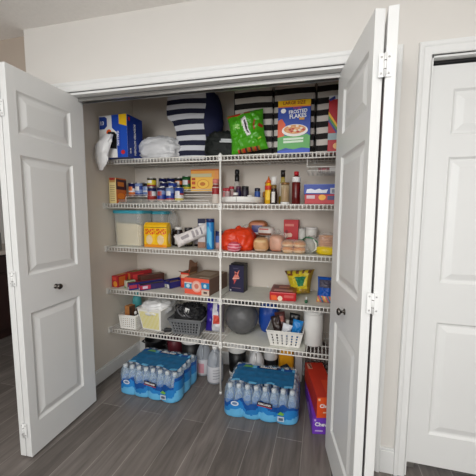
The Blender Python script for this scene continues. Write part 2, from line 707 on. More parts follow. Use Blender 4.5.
# second closet's closed bifold to the right
root = bpy.data.objects.new('door_3', None)
COL.objects.link(root)
root['kind'] = 'structure'
root.location = (D2L + .004, .03, 0)
lm = leaf_mesh(.1, .045)
lm.build('leaf', root, (0, 0, .05), 0, bevel=.002, weld=True).scale = (1, 1, .972)
leaf_mesh(.045, .1).build('leaf', root, (LW + .003, 0, .05), 0, bevel=.002, weld=True).scale = (1, 1, .972)
knob(root, (LW + .2, 0, .92), (R(90), 0, 0))
b = MB(); b.box(.006, .05, .012, .03, .012, .05, STEEL); b.build('pivot_bracket', root)
b = MB(); b.box(D2L, D2L + .92, .03, .06, ZO - .02, ZO - .008, BLACK); struct('trim_5', b)
b = MB()
b.box(XJL + .012, XJR - .012, .042, .047, ZO - .034, ZO - .012, STEEL)
b.box(XJL + .012, XJR - .012, .075, .08, ZO - .034, ZO - .012, STEEL)
b.box(XJL + .012, XJR - .012, .042, .08, ZO - .014, ZO - .012, STEEL)
struct('trim_6', b)

# ------------------------------------------------------------------ kitchen beyond the passage
DARK = M('espresso_wood', (44, 22, 16), .45, var=.2, scale=8, stretch=(1, 1, .15))
t = thing('base_cabinet', 'dark brown kitchen base cabinet beyond the folded door on the left', 'cabinet', (-2.78, .6, 0))
b = MB(); b.box(-.6, 0, -1.2, 1.4, .1, .87, DARK); b.box(-.6, -.06, -1.2, 1.4, 0, .1, DARK); b.build('body', t)
for k in range(5):
    y0 = -1.19 + k * .52
    b = MB(); b.box(0, .02, y0, y0 + .5, .12, .68, DARK); dd = b.build('door', t, bevel=.003)
    b = MB(); b.tube([(.04, y0 + .44, .5), (.04, y0 + .44, .64)], .005, STEEL); b.build('handle', dd)
    b = MB(); b.box(0, .02, y0, y0 + .5, .70, .85, DARK); b.build('drawer', t, bevel=.003)
o = MB().box(-.64, .03, -1.22, 1.42, 0, .035, M('pale_counter', (196, 182, 172), .3, var=.1, scale=60)).build('countertop', None, (-2.78, .6, .87), bevel=.004)
tag(o, 'pale countertop on the dark kitchen cabinet at far left', 'countertop')
b = MB()
b.lathe([(.06, 0), (.065, .01), (.065, .17), (.05, .2), (.05, .205)], M('grey_canister', (150, 146, 140), .4))
t = thing('canister', 'grey canister standing on the pale kitchen countertop', 'canister', (-2.92, .68, .905))
b.build('body', t)
b = MB(); b.lathe([(.053, .205), (.053, .225), (.015, .232), (.012, .25), (.0001, .252)], BLACK); b.build('lid', t)

# ------------------------------------------------------------------ wire shelves
YF = .383             # shelf front
ZS = {1: 1.700, 2: 1.375, 3: 1.043, 4: .709, 5: .388}
XPOLE = -.365
SHELF_L = {1: 'top white wire shelf holding the striped fabric bins',
           2: 'second white wire shelf from the top, holding cans and bottles',
           3: 'middle white wire shelf, holding the flour tub and bread',
           4: 'fourth white wire shelf from the top, holding flat boxes and navy carton',
           5: 'lowest white wire shelf, holding the baskets above the water packs'}


def wire_shelf(k):
    z = ZS[k]
    t = thing('wire_shelf', SHELF_L[k], 'shelf', (0, 0, z), group='wire shelves across the closet')
    x0, x1 = XL + .006, XR - .006
    n = int((x1 - x0) / .0254)
    deck, lip = MB(), MB()
    r = .0021
    for i in range(n + 1):
        x = x0 + .004 + i * .0254
        deck.tube([(x, YF, -r), (x, YB - .006, -r)], r, WIRE, 4)
        lip.tube([(x, YF - .001, -.002), (x, YF - .001, -.034)], .0033, WIRE, 5)
    for y in (.51, .64, YB - .008):
        deck.tube([(x0, y, -2 * r - .003), (x1, y, -2 * r - .003)], .003, WIRE, 6)
    for zz, rr in ((-.003, .0044), (-.034, .0044)):
        lip.tube([(x0, YF, zz), (x1, YF, zz)], rr, WIRE, 6)
    deck.build('wire_deck', t)
    lip.build('front_lip', t)
    for x, sx in ((XL, 1), (XR, -1)):
        b = MB()
        xa, xb = sorted((x, x + sx * .014))
        b.box(xa, xb, YF - .008, YF + .03, -.041, .004, WHITE)
        b.tube([(x + sx * .014, YF + .012, -.012), (x + sx * .017, YF + .012, -.012)], .005, STEEL, 8)
        b.build('end_bracket', t, bevel=.002)
    for x in (-1.1, -.75, -.1, .25):
        b = MB()
        b.box(x - .008, x + .008, YB - .014, YB, -.012, .008, WHITE)
        b.build('wall_clip', t, bevel=.001)
    return t


for k in ZS:
    wire_shelf(k)

t = thing('support_pole', 'slim white upright pole clipped to the fronts of all five shelves', 'pole', (XPOLE, YF - .012, 0))
b = MB(); b.tube([(0, 0, 0), (0, 0, 1.703)], .0072, WIRE, 12); b.build('rod', t)
b = MB(); b.lathe([(.0078, 0), (.0085, .006), (.004, .012), (.0001, .0125)], WHITE, c=(0, 0, 1.702), n=12); b.build('top_cap', t)
b = MB(); b.lathe([(.011, 0), (.011, .012), (.0078, .016)], WHITE, n=12); b.build('foot', t)
for k, z in ZS.items():
    b = MB()
    b.box(-.013, .013, -.010, .008, z - .042, z + .004, WHITE)
    c = b.build('shelf_clip', t, bevel=.004)
    b = MB(); b.tube([(0, -.0105, z - .018), (0, -.012, z - .018)], .0035, STEEL, 8); b.build('screw', c)

# grey liners lying on the shelves
LINER = M('grey_liner', (206, 206, 197), .6, var=.05, scale=12)
for k, xa, xb, lab in ((3, XL + .02, XR - .02, 'thin grey plastic liner under the bread and the flour tub'),
                       (4, XL + .02, XPOLE - .01, 'thin grey plastic liner under the flat boxes left of the pole'),
                       (4, XPOLE + .01, XR - .02, 'thin grey plastic liner under the navy carton right of the pole'),
                       (5, XPOLE + .01, .23, 'thin grey plastic liner under the dark ball and blue bag')):
    o = MB().box(0, xb - xa, YF + .006, YB - .02, 0, .0016, LINER).build('shelf_liner', None, (xa, 0, ZS[k] + .0004))
    tag(o, lab, 'liner', 'plastic shelf liners')
LZ = .0022     # things on lined shelves stand this much above the wires

# ------------------------------------------------------------------ bags
WBAG = M('white_poly_bag', (224, 224, 224), .32, var=.03, scale=14, bump=.3)
GBAG = M('grey_poly_bag', (205, 206, 208), .3, var=.04, scale=14, bump=.35)


def pillow(b, w, h, t, m, seed=0, crump=.012, nu=26, nv=30, matfn=None, taper=None, face_t=1.0):
    """sealed pillow bag standing in the xz plane, base at z=0; front towards -y"""
    off = Vector((seed * 5.1, seed * 2.3, seed * 9.7))

    def mk(sgn):
        def fn(u, v):
            e = (1 - abs(2 * u - 1) ** 3) * (1 - abs(2 * v - 1) ** 4)
            e = max(0, e) ** .6
            wv = w * (1 - .10 * (1 - abs(2 * v - 1) ** 2))
            if taper:
                wv *= taper(v)
            x = (u - .5) * wv
            z = v * h
            q = Vector((x, z, sgn * .3)) / max(w, h) * 4
            nz = noise.noise(q + off) + .6 * noise.noise(q * 2.7 + off)
            rd = 1 - 2 * abs(noise.noise(q * 1.6 + off * 2))
            y = sgn * e * (t / 2 + crump * nz + crump * .8 * rd) * (face_t if sgn < 0 else 1)
            z += crump * .5 * noise.noise(Vector((u * 5, sgn, seed))) * e
            return (x + crump * .5 * nz * e, y, z)
        b.grid(fn, nu, nv, m, True, matfn if sgn < 0 else None)
    mk(-1)
    mk(1)
    return b


# ------------------------------------------------------------------ TOP SHELF
BLU, NAVY = P((24, 62, 150)), P((20, 30, 78))
PWHT, YEL, RED, ORG = P((226, 226, 224)), P((236, 190, 30)), P((196, 34, 36)), P((226, 96, 40))
TXT = P((238, 238, 238), .5)
TDK = P((24, 24, 28), .5)
CREAM = P((226, 208, 150), .6)

# trash bag carton, turned so that front and right side both show
TW, TD, TH = .242, .165, .298
tb = carton('trash_bag_box', 'blue and white trash bag carton at left end of the top shelf', 'box', (-1.163, .415, 1.702), TW, TD, TH, P((20, 50, 132)), R(-2),
            mf=dict(front=PWHT, top=P((210, 212, 216)), left=PWHT),
            decals=[('front', [(.64, 0), (.78, .0), (.78, 1), (.46, 1), (.47, .70), (.62, .60)], P((26, 70, 170))),
                    ('front', [(.02, .68), (.2, .68), (.3, .75), (.3, .93), (.22, .97), (.02, .97)], BLU),
                    ('front', [(.78, .0), (1, 0), (1, 1), (.78, 1)], P((28, 78, 180))),
                    ('front', [(.72, .78), (.99, .72), (.99, 1), (.72, 1)], YEL),
                    ('front', disc(.36, .60, .09, .07, 14), ORG),
                    ('front', [(.22, .25), (.62, .2), (.64, .52), (.56, .60), (.34, .62), (.25, .5)], BLACK),
                    ('front', disc(.84, .12, .07, .05, 14), RED),
                    ('right', (.06, .16, .86, .94), RED)],
            texts=[('front', '13', .14, .82, .028, TXT, dict(bold=.02)),
                   ('front', 'GALLON', .68, .45, .10, TXT, dict(roll=R(-90), bold=.02)),
                   ('right', 'SCENTED KITCHEN', .45, .45, .22, TXT, dict(roll=R(-90), bold=.01)),
                   ('right', 'BAGS', .16, .16, .035, TXT, dict(roll=R(-90)))])
# the bag pulled out of its hole and hanging over the lip
b = MB()


def drape(u, v):
    L = [(-.012, -.086, .16, .014), (-.014, -.112, .155, .04), (-.03, -.135, .10, .055), (-.05, -.142, .02, .055), (-.06, -.138, -.045, .042), (-.068, -.134, -.095, .015)]
    k = v * (len(L) - 1)
    i = min(int(k), len(L) - 2)
    f = k - i
    f = f * f * (3 - 2 * f)
    c = [L[i][j] + (L[i + 1][j] - L[i][j]) * f for j in range(4)]
    th = 2 * PI * u
    q = Vector((math.cos(th) * 1.2, math.sin(th) * 1.2, v * 4))
    k = 1 + .35 * noise.noise(q * 1.3) + .25 * noise.noise(q * 3)
    return (c[0] + math.cos(th) * c[3] * k, c[1] + math.sin(th) * c[3] * .38 * k, c[2] + .006 * noise.noise(q * 2))


b.grid(drape, 24, 26, WBAG)
b.build('pulled_bag', tb)

b = MB()
b.blob((0, 0, .075), (.158, .12, .092), GBAG, 2.3, .24, 6, 3, 46, 30, 0, ridge=True)
o = b.build('crumpled_bag', None, (-.893, .54, 1.702))
tag(o, 'crumpled white plastic bag on the top shelf beside the trash bag carton', 'plastic bag')

# navy and white striped bag, standing, its plain navy side turned right
NV = P((16, 22, 60), .75)
STRN = stripes('navy_white_stripe', (15, 20, 48), (206, 208, 214), 2, .0737, .5, .8, .59, .008)
t = thing('striped_bag', 'navy and white striped bag with plain navy side, left of the pole', 'bag', (-.665, .60, 1.702))
b = MB()
# front striped face: upper block wider than the lower one, pinched at mid height
prof = [(.0, -.085), (.1, -.088), (.2, -.100), (.25, -.115), (.275, -.122), (.30, -.158), (.33, -.166), (.42, -.165), (.50, -.16), (.52, -.15)]


def sface(u, v):
    k = v * (len(prof) - 1)
    i = min(int(k), len(prof) - 2)
    f = k - i
    z = prof[i][0] + (prof[i + 1][0] - prof[i][0]) * f
    xl = prof[i][1] + (prof[i + 1][1] - prof[i][1]) * f
    xr = .135 + .006 * math.sin(z * 18)
    x = xl + (xr - xl) * u
    bul = math.sin(PI * u) * .018 + .01 * math.sin(z * 22 + u * 2)
    return (x, -.10 - bul, z)


def sback(u, v):
    p = sface(u, v)
    return (p[0] * .95, .09 + .02 * math.sin(PI * u), p[2])


b.grid(sface, 16, 30, STRN)
b.build('striped_panel', t)
b = MB()
b.grid(lambda u, v: sback(1 - u, v), 16, 30, NV)


def sleft(u, v):
    a, c = sback(0, v), sface(0, v)
    return tuple(a[i] + (c[i] - a[i]) * u for i in range(3))


b.grid(sleft, 4, 30, NV)
b.grid(lambda u, v: tuple(sface(u, 1)[i] + (sback(u, 1)[i] - sface(u, 1)[i]) * v for i in range(3)), 12, 4, NV)


def sright(u, v):
    c, a = sface(1, v), sback(1, v)
    k = math.sin(PI * u)
    bul = .115 * math.sin(PI * min(1, max(0, .12 + v * .80))) ** .8
    return (c[0] + (a[0] - c[0]) * u + bul * k ** .7, c[1] + (a[1] - c[1]) * u, c[2] - .03 * k * v)


b.grid(sright, 14, 30, NV)
b.build('navy_side', t)

# dark bag slumped beside it, with a clear lid on it
b = MB()
b.blob((0, 0, .07), (.103, .058, .09), M('dark_green_nylon', (16, 22, 20), .7, var=.2, scale=20, bump=.4), 2.8, .34, 6, 8, 48, 32, 0, ridge=True)
o = b.build('nylon_bag', None, (-.385, .485, 1.702))
tag(o, 'slumped dark green black bag behind the green candy bag', 'bag')
b = MB()
b.box(-.06, .06, -.035, .035, 0, .012, M('pale_grey_tray', (190, 194, 196), .3))
b.box(-.052, .052, -.028, .028, .012, .026, M('pale_grey_tray', (190, 194, 196), .3))
o = b.build('plastic_tray', None, (-.325, .435, 1.793), rotz=R(4), bevel=.005, rot=(R(10), R(3), R(4)))
tag(o, 'small pale grey plastic tray lying on the dark bag', 'tray')

# three striped fabric bins
STRB = stripes('black_cream_stripe', (22, 17, 16), (206, 200, 192), 2, .0745, .5, .85, .62, .012)
STRI = M('bin_lining', (150, 144, 136), .9)
BINL = ['black and cream striped fabric bin behind the green candy bag',
        'black and cream striped fabric bin behind the blue cereal box',
        'black and cream striped fabric bin at right end, behind the red cereal box']


def fabric_bin(x, lab, tilt, seed, w=.268):
    d, h = .25, .475
    t = thing('fabric_bin', lab, 'storage bin', (x, .605, 1.702), group='striped fabric bins')
    b = MB()
    N = 12

    def wall(u, v):
        a = u * 4
        k = int(a) % 4
        f = a - int(a)
        cs = [(-w / 2, -d / 2), (w / 2, -d / 2), (w / 2, d / 2), (-w / 2, d / 2)]
        p, q = cs[k], cs[(k + 1) % 4]
        x_, y_ = p[0] + (q[0] - p[0]) * f, p[1] + (q[1] - p[1]) * f
        sag = .010 * math.sin(PI * f) * math.sin(PI * v)
        nx, ny = [(0, -1), (1, 0), (0, 1), (-1, 0)][k]
        if k in (1, 3):
            sag *= .2
        z = v * (h + tilt * x_ / w - .012 * math.sin(PI * f) * (k == 0))
        return (x_ + nx * sag, y_ + ny * sag + .004 * noise.noise(Vector((x_ * 9, z * 9, seed))), z)
    b.grid(wall, 4 * N, 20, STRB)
    b.build('striped_body', t, solid=.003)
    b = MB()
    b.box(-w / 2 + .004, w / 2 - .004, -d / 2 + .004, d / 2 - .004, .002, .010, STRI)
    b.build('base_board', t)
    for sx in (-1, 1):
        b = MB()
        b.tube([(sx * (w / 2 - .001), -d / 2 - .001, .01), (sx * (w / 2 - .001), -d / 2 - .001, h - .03)], .0022, TDK, 5)
        b.build('corner_piping', t)
    return t


fabric_bin(-.168, BINL[0], .02, 1)
fabric_bin(.111, BINL[1], .045, 2)
fabric_bin(.392, BINL[2], .03, 3)

# green candy bag leaning on the bins
GRN = M('green_foil', (72, 158, 26), .28, var=.06, scale=16, bump=.1)
t = thing('candy_bag', 'green candy bag with red banner leaning on the striped bins', 'candy bag', (-.170, .405, 1.721), rot=(R(-5), R(-9), R(2)))
b = MB()


def inrect(u, v, cx, cy, w, h, a):
    x, y = (u - cx) * .255, (v - cy) * .268
    c, n = math.cos(R(a)), math.sin(R(a))
    return abs(x * c - y * n) < w / 2 and abs(x * n + y * c) < h / 2


def cmat(u, v):
    if .90 < v < .965 and u < .66:
        return P((226, 206, 190), .3) if .40 < u < .50 or v < .912 else P((176, 40, 30), .3)
    if v < .075 and .2 < u < .8:
        return P(((150, 110, 40), (190, 60, 40), (60, 50, 44))[int(u * 20) % 3], .3)
    for cx, cy, w, h, a, c in ((.53, .56, .012, .085, -14, (60, 50, 60)), (.52, .57, .034, .125, -14, (226, 224, 224)), (.76, .6, .012, .06, 4, (150, 64, 30)), (.93, .56, .03, .02, 20, (150, 50, 30)),
                               (.28, .65, .035, .012, 10, (150, 205, 110)), (.28, .60, .035, .010, 10, (170, 215, 130)), (.42, .66, .010, .035, -12, (190, 220, 160)), (.16, .62, .02, .03, 0, (120, 190, 80)),
                               (.85, .25, .03, .008, -20, (170, 190, 60))):
        if inrect(u, v, cx, cy, w, h, a):
            return P(c, .3)
    return GRN


pillow(b, .255, .268, .085, GRN, 5, .014, 64, 64, cmat)
bg = b.build('bag', t)

# blue cereal carton with yellow banner
CW_, CD_, CH_ = .205, .07, .325
cb = carton('cereal_box', 'blue cereal box with yellow LARGE SIZE banner and bowl of flakes', 'cereal box', (.121, .43, 1.702), CW_, CD_, CH_, P((28, 66, 160)), R(1),
            decals=[('front', (0, 1, .9, 1), P((246, 196, 20))), ('front', (0, 1, .872, .9), P((240, 140, 40))),
                    ('front', [(0, 0), (1, 0), (1, .085), (.55, .075), (0, .03)], P((40, 80, 190))),
                    ('front', [(0, .05), (.25, .10), (.5, .07), (.75, .10), (1, .08), (1, .32), (.9, .36), (.75, .33), (.5, .35), (.25, .33), (.1, .37), (0, .34)], P((92, 168, 90))),
                    ('front', [(0, .30), (.2, .33), (.24, .55), (.12, .66), (0, .62)], P((216, 90, 50))),
                    ('front', disc(.53, .43, .40, .115, 26), P((236, 232, 226))),
                    ('front', disc(.53, .45, .34, .085, 24), P((214, 150, 96)))] +
                   [('front', disc(.53 + .30 * math.cos(k * 2.4) * (k / 16) ** .5, .45 + .07 * math.sin(k * 2.4) * (k / 16) ** .5, .05, .02, 7, k), P(((230, 170, 110), (190, 60, 50), (240, 226, 206))[k % 3])) for k in range(16)] +
                   [('front', disc(.17, .80, .08, .045, 16), P((240, 240, 240))), ('front', (.66, .82, .62, .66), P((210, 150, 60)))],
            texts=[('front', 'LARGE SIZE', .5, .95, .14, P((150, 40, 20)), dict(bold=.01)),
                   ('front', "Kellogg's", .6, .845, .05, P((230, 60, 70))),
                   ('front', 'FROSTED', .62, .785, .115, TXT, dict(bold=.02, roll=R(4), squash=1.05)),
                   ('front', 'FLAKES', .62, .70, .105, TXT, dict(bold=.02, roll=R(4), squash=1.05))])
b = MB()
for v in (.245, .19):
    b.face([fpt('front', u, vv, CW_, CD_, CH_, .004) for u, vv in ((.18, v), (.80, v + .01), (.80, v + .05), (.18, v + .04))], P((214, 232, 210)))
b.build('printed_band', cb)

carton('cereal_box', 'red cereal box with rainbow stripe at right end of the top shelf', 'cereal box', (.432, .43, 1.702), .196, .07, .335, P((178, 34, 44)), R(-1),
       decals=[('front', (0, 1, .93, 1), P((230, 230, 232))), ('front', [(0, .94), (.18, .99), (.2, .94), (.04, .9)], P((40, 60, 140))),
               ('front', [(0, .66), (.28, .42), (.28, .48), (0, .72)], P((240, 180, 50))), ('front', [(0, .60), (.28, .36), (.28, .42), (0, .66)], P((90, 150, 70))),
               ('front', [(0, .54), (.28, .30), (.28, .36), (0, .60)], P((70, 70, 140))), ('front', [(0, .21), (1, .21), (1, .33), (0, .33)], P((150, 170, 176))),
               ('front', disc(.3, .1, .14, .06, 16), P((236, 180, 120)))])

# ------------------------------------------------------------------ SECOND SHELF
S2 = ZS[2] + .0005
o = carton('cracker_box', 'narrow orange box with cream spine at left end of the second shelf', 'food box', (-1.256, .47, S2), .064, .115, .195, P((196, 104, 46)), R(0),
           mf=dict(front=CREAM, top=P((96, 40, 44)), left=CREAM),
           decals=[('front', (.1, .9, .82, .9), P((190, 150, 90))), ('front', (.1, .9, .9, 1), P((170, 60, 50))),
                   ('right', (.0, 1, .55, .95), P((70, 40, 46))), ('right', (.15, .75, .68, .85), P((206, 120, 50))), ('right', disc(.45, .3, .35, .12, 16), P((230, 130, 40)))])
b = MB()
for k in range(9):
    b.box(-.02, .02, -.0585, -.0581, .02 + k * .014, .024 + k * .014, P((150, 120, 90)))
b.build('printed_lines', o)

# tiered white wire riser that the cans stand on
STEPS = ((.425, .505, .014), (.505, .585, .058), (.585, .70, .104))
t = thing('can_riser', 'white stepped wire riser carrying the cans on the second shelf', 'rack', (-.84, 0, S2))
b = MB()
X0, X1 = -.375, .370
for y0, y1, z in STEPS:
    for k in range(6):
        y = y0 + .004 + (y1 - y0 - .008) * k / 5
        b.tube([(X0, y, z - .0025), (X1, y, z - .0025)], .0024, WIRE, 5)
    b.tube([(X0, y0 + .001, z + .012), (X1, y0 + .001, z + .012)], .0024, WIRE, 5)
b.build('steps', t)
for x in (X0, 0, X1):
    b = MB()
    pts = []
    zp = 0
    for y0, y1, z in STEPS:
        pts += [(x, y0 + .002, zp + .002), (x, y0 + .002, z - .006), (x, y1 - .002, z - .006)]
        zp = z
    pts += [(x, .698, .003)]
    b.tube(pts, .003, WIRE, 6)
    b.build('side_frame', t)

CANL = [M('can_blue', (38, 62, 140), .35), M('can_pale_blue', (120, 140, 184), .35), M('can_white', (206, 206, 208), .35), M('can_navy', (26, 30, 78), .35),
        M('can_red', (150, 50, 46), .35), M('can_yellow', (196, 178, 40), .35), M('can_green', (28, 84, 40), .35), M('can_orange', (206, 110, 50), .35), M('can_black', (24, 24, 26), .35)]


def can(x, y, z, bands, lab, r=.034, h=.108, grp='food cans on the riser', rz=0):
    """bands: list of (fraction to, label colour index)"""
    t = thing('food_can', lab, 'can', (x, y, z), rz, grp)
    b = MB()
    b.lathe([(r - .003, 0), (r, .002), (r, .005), (r - .0012, .006), (r - .0012, h - .006), (r, h - .005), (r, h - .001), (r - .002, h), (r - .004, h - .004), (.0001, h - .004)], STEEL, n=24)
    b.build('can_body', t)
    b = MB()
    z0 = .0065
    prof, ms = [(r - .0006, z0)], []
    for f, k in bands:
        prof.append((r - .0006, z0 + f * (h - .013)))
        ms.append(CANL[k])
    b.lathe(prof, CANL[0], n=24, mats=ms + [ms[-1]])
    # emblem wrapped on the front
    a0, a1 = -PI / 2 - .55, -PI / 2 + .55
    kk = CANL[2] if bands[len(bands) // 2][1] not in (1, 2) else CANL[bands[0][1] if bands[0][1] != 2 else 3]
    rr = r - .0002
    b.grid(lambda u, v: (rr * math.cos(a0 + (a1 - a0) * u), rr * math.sin(a0 + (a1 - a0) * u), h * (.42 + .3 * v)), 8, 2, kk)
    b.build('label', t)
    return t


c1, c2, c3 = [S2 + s[2] + .0005 for s in STEPS]
can(-1.185, .555, c2, [(.3, 7), (.6, 2), (1, 3)], 'orange and white can, leftmost on the riser')
can(-1.117, .545, c2, [(.2, 0), (.5, 1), (.8, 0), (1, 1)], 'blue banded can, second from left on the riser')
can(-1.049, .55, c2, [(.3, 1), (.7, 2), (1, 8)], 'pale blue and white can, third from left on the riser')
can(-.953, .468, c1, [(.4, 4), (.75, 2), (1, 3)], 'red and white can under the yellow can on the riser')
can(-.953, .468, c1 + .109, [(.2, 4), (.8, 5), (1, 8)], 'yellow can stacked on the red and white can', h=.07)
can(-.965, .64, c3, [(.4, 3), (1, 3)], 'navy can behind the yellow can on the riser')
can(-.895, .545, c2, [(.5, 1), (1, 3)], 'pale blue and navy can just right of the yellow can')
can(-.868, .463, c1, [(.15, 4), (.5, 0), (.8, 1), (1, 3)], 'blue can with red foot in the front row of the riser')
can(-.795, .463, c1, [(.2, 4), (.6, 0), (1, 1)], 'blue can in the middle of the front row of the riser')
can(-.722, .463, c1, [(.2, 5), (.45, 2), (.6, 4), (1, 0)], 'white and blue can with yellow foot, right end of the front row')
can(-.822, .545, c2, [(.5, 1), (1, 0)], 'pale blue can in the second row, behind the middle front can')
can(-.893, .645, c3, [(.4, 1), (1, 3)], 'dark blue can in the back row, left of the orange topped can')
can(-.822, .645, c3, [(.5, 8), (.8, 7), (1, 8)], 'black can with orange band in the back row of the riser')
can(-.746, .635, c3, [(.25, 5), (.5, 6), (.75, 4), (1, 6)], 'tall green can in the back row beside the orange box', r=.04, h=.118)

carton('taco_box', 'flat orange yellow box standing on the riser beside the pole', 'food box', (-.578, .62, c3), .232, .05, .165, P((226, 160, 70)), 0,
       decals=[('front', (.0, 1, .93, 1), P((196, 110, 50))), ('front', (.0, .75, .64, .80), P((196, 190, 150))), ('front', (.86, 1, 0, .93), P((226, 150, 80))),
               ('front', (0, .8, 0, .62), P((236, 186, 76))), ('front', disc(.45, .32, .22, .22, 20), P((214, 140, 50))), ('front', disc(.45, .32, .19, .19, 20), P((240, 196, 84))),
               ('front', disc(.43, .32, .10, .09, 16), P((200, 120, 50))),
               ('front', (.04, .17, .5, .6), P((176, 60, 40))), ('front', (.04, .17, .3, .44), P((190, 84, 44))), ('front', (.04, .17, .12, .2), P((176, 60, 40)))])
t = thing('spice_jar', 'red and white jar right beside the pole on the second shelf', 'jar', (-.437, .47, S2))
b = MB(); b.lathe([(.024, 0), (.027, .004), (.027, .12), (.02, .138), (.02, .145)], P((214, 196, 186)), mats=[P((60, 20, 20)), P((206, 196, 186)), P((120, 30, 30)), P((200, 180, 170)), PWHT], n=20); b.build('jar_body', t)
b = MB(); b.lathe([(.0225, .145), (.0225, .178), (.0001, .18)], P((206, 120, 110)), n=20); b.build('lid', t)
b = MB(); b.lathe([(.0275, .07), (.0278, .072), (.0278, .112), (.0275, .114)], P((150, 30, 34)), n=20); b.build('label', t)

# lazy susan with spices
t = thing('lazy_susan', 'round white turntable tray carrying the spice jars', 'turntable', (-.265, .575, S2))
b = MB(); b.lathe([(.09, 0), (.1, .002), (.1, .008), (.06, .010)], WHITE, n=40); b.build('base', t)
b = MB()
b.lathe([(.05, .0105), (.150, .011), (.158, .014), (.160, .05), (.158, .052), (.156, .05), (.154, .018), (.0001, .016)], WHITE, n=56)
b.build('tray', t)
for a in (0, 2.09, 4.19):
    b = MB()
    x, y = .1605 * math.cos(a - PI / 2), .1605 * math.sin(a - PI / 2)
    b.box(x - .002, x + .002, y - .001, y + .001, .014, .05, P((170, 168, 164)))
    b.build('seam', t)
SZ = S2 + .0185


def jar(x, y, z, r, h, body, cap, lab, capr=None, caph=.02, label=None, neck=.85, name='spice_jar', cat='jar', grp='spice jars on the turntable', lz=(.25, .7)):
    t = thing(name, lab, cat, (x, y, z), 0, grp)
    b = MB()
    hb = h - caph
    b.lathe([(r * .9, 0), (r, .003), (r, hb * .86), (r * neck, hb * .97), (r * neck, hb)], body, n=20)
    b.build('jar_body', t)
    c = capr or r * .95
    b = MB()
    b.lathe([(c, hb), (c * 1.02, hb + .002), (c, h - .002), (c * .94, h), (.0001, h)], cap, n=20)
    b.build('lid', t)
    if label:
        b = MB()
        b.lathe([(r * 1.0, h * lz[0]), (r * 1.015, h * lz[0] + .001), (r * 1.015, h * lz[1]), (r * 1.0, h * lz[1] + .001)], label, n=20)
        b.build('label', t)
    return t


GLASS = film('clear_glass', (226, 226, 222), .72, .06)
SPICE = M('spice_fill', (168, 150, 140), .6, var=.3, scale=60)
REDCAP = P((176, 40, 58), .35)
jar(-.383, .52, SZ, .019, .098, P((190, 176, 176)), REDCAP, 'red lidded spice jar, front left on the turntable', label=P((196, 120, 120)))
jar(-.350, .477, SZ, .019, .092, P((196, 190, 186)), REDCAP, 'red lidded spice jar at the front edge of the turntable', label=P((176, 150, 150)))
jar(-.375, .578, SZ, .019, .105, P((190, 170, 166)), REDCAP, 'red lidded spice jar at the left edge of the turntable', label=P((150, 60, 70)))
jar(-.338, .532, SZ, .019, .112, P((180, 170, 160)), REDCAP, 'taller red lidded spice jar just behind the front ones', label=P((190, 150, 150)))
jar(-.298, .575, SZ, .020, .116, P((60, 40, 70)), P((80, 30, 60), .35), 'purple lidded dark jar between red lids and black tin', label=P((40, 30, 80)))
jar(-.285, .462, SZ, .019, .062, P((120, 40, 44)), P((228, 226, 222)), 'short dark red jar with white lid at the turntable front', caph=.026, label=P((60, 20, 30)))
o = jar(-.236, .535, SZ, .027, .112, P((26, 24, 32)), P((18, 18, 22)), 'larger black spice tin in the middle of the turntable', label=P((40, 34, 50)), neck=.98)
jar(-.258, .572, SZ, .017, .104, P((30, 28, 40)), P((24, 22, 36)), 'slim black spice jar left of the larger black tin', label=P((70, 66, 84)))
jar(-.186, .485, SZ, .020, .045, P((206, 202, 196)), P((226, 224, 220)), 'short white lidded jar right of the black tin', caph=.014)
jar(-.144, .535, SZ, .021, .098, P((60, 100, 150)), P((22, 24, 48), .35), 'blue labelled jar with navy lid at right of the turntable', caph=.022, label=P((36, 74, 150)))
b = None
t = thing('pepper_grinder', 'tall clear grinder with black top rising behind the spice jars', 'grinder', (-.332, .645, SZ))
b = MB(); b.lathe([(.024, 0), (.025, .004), (.025, .11), (.017, .15), (.015, .16)], film('clear_plastic', (214, 210, 204), .62, .1), n=20); b.build('bottle', t)
b = MB(); b.lathe([(.022, .003), (.022, .10), (.0001, .10)], M('peppercorn', (70, 60, 56), .7, var=.4, scale=120), n=18); b.build('contents', t)
b = MB(); b.lathe([(.0165, .16), (.018, .163), (.018, .205), (.014, .21), (.0145, .214), (.0175, .22), (.0175, .243), (.013, .25), (.0001, .251)], P((16, 16, 18), .3), n=20); b.build('grinder_top', t)

# bottles right of the turntable
AMB = M('honey_amber', (196, 130, 40), .15, trans=.25)
t = thing('honey_bear', 'amber honey bear bottle behind the yellow mustard bottle', 'bottle', (-.088, .66, S2))
b = MB()
b.blob((0, 0, .06), (.036, .03, .062), AMB, 2.3, .01, 2, 1, 20, 14, 0)
b.blob((0, -.002, .140), (.028, .026, .03), AMB, 2, .0, 2, 1, 18, 12)
for sx in (-1, 1):
    b.blob((sx * .019, 0, .164), (.010, .007, .010), AMB, 2, 0, 2, 1, 10, 8)
    b.blob((sx * .03, -.02, .075), (.012, .012, .026), AMB, 2, 0, 2, 1, 10, 8)
    b.blob((sx * .018, -.03, .018), (.014, .014, .018), AMB, 2, 0, 2, 1, 10, 8, 0)
b.blob((0, -.025, .135), (.011, .010, .009), AMB, 2, 0, 2, 1, 10, 8)
b.build('bear_bottle', t)
b = MB(); b.lathe([(.017, .168), (.017, .182), (.007, .19), (.004, .215), (.0001, .216)], P((196, 140, 40)), n=16); b.build('nozzle_cap', t)


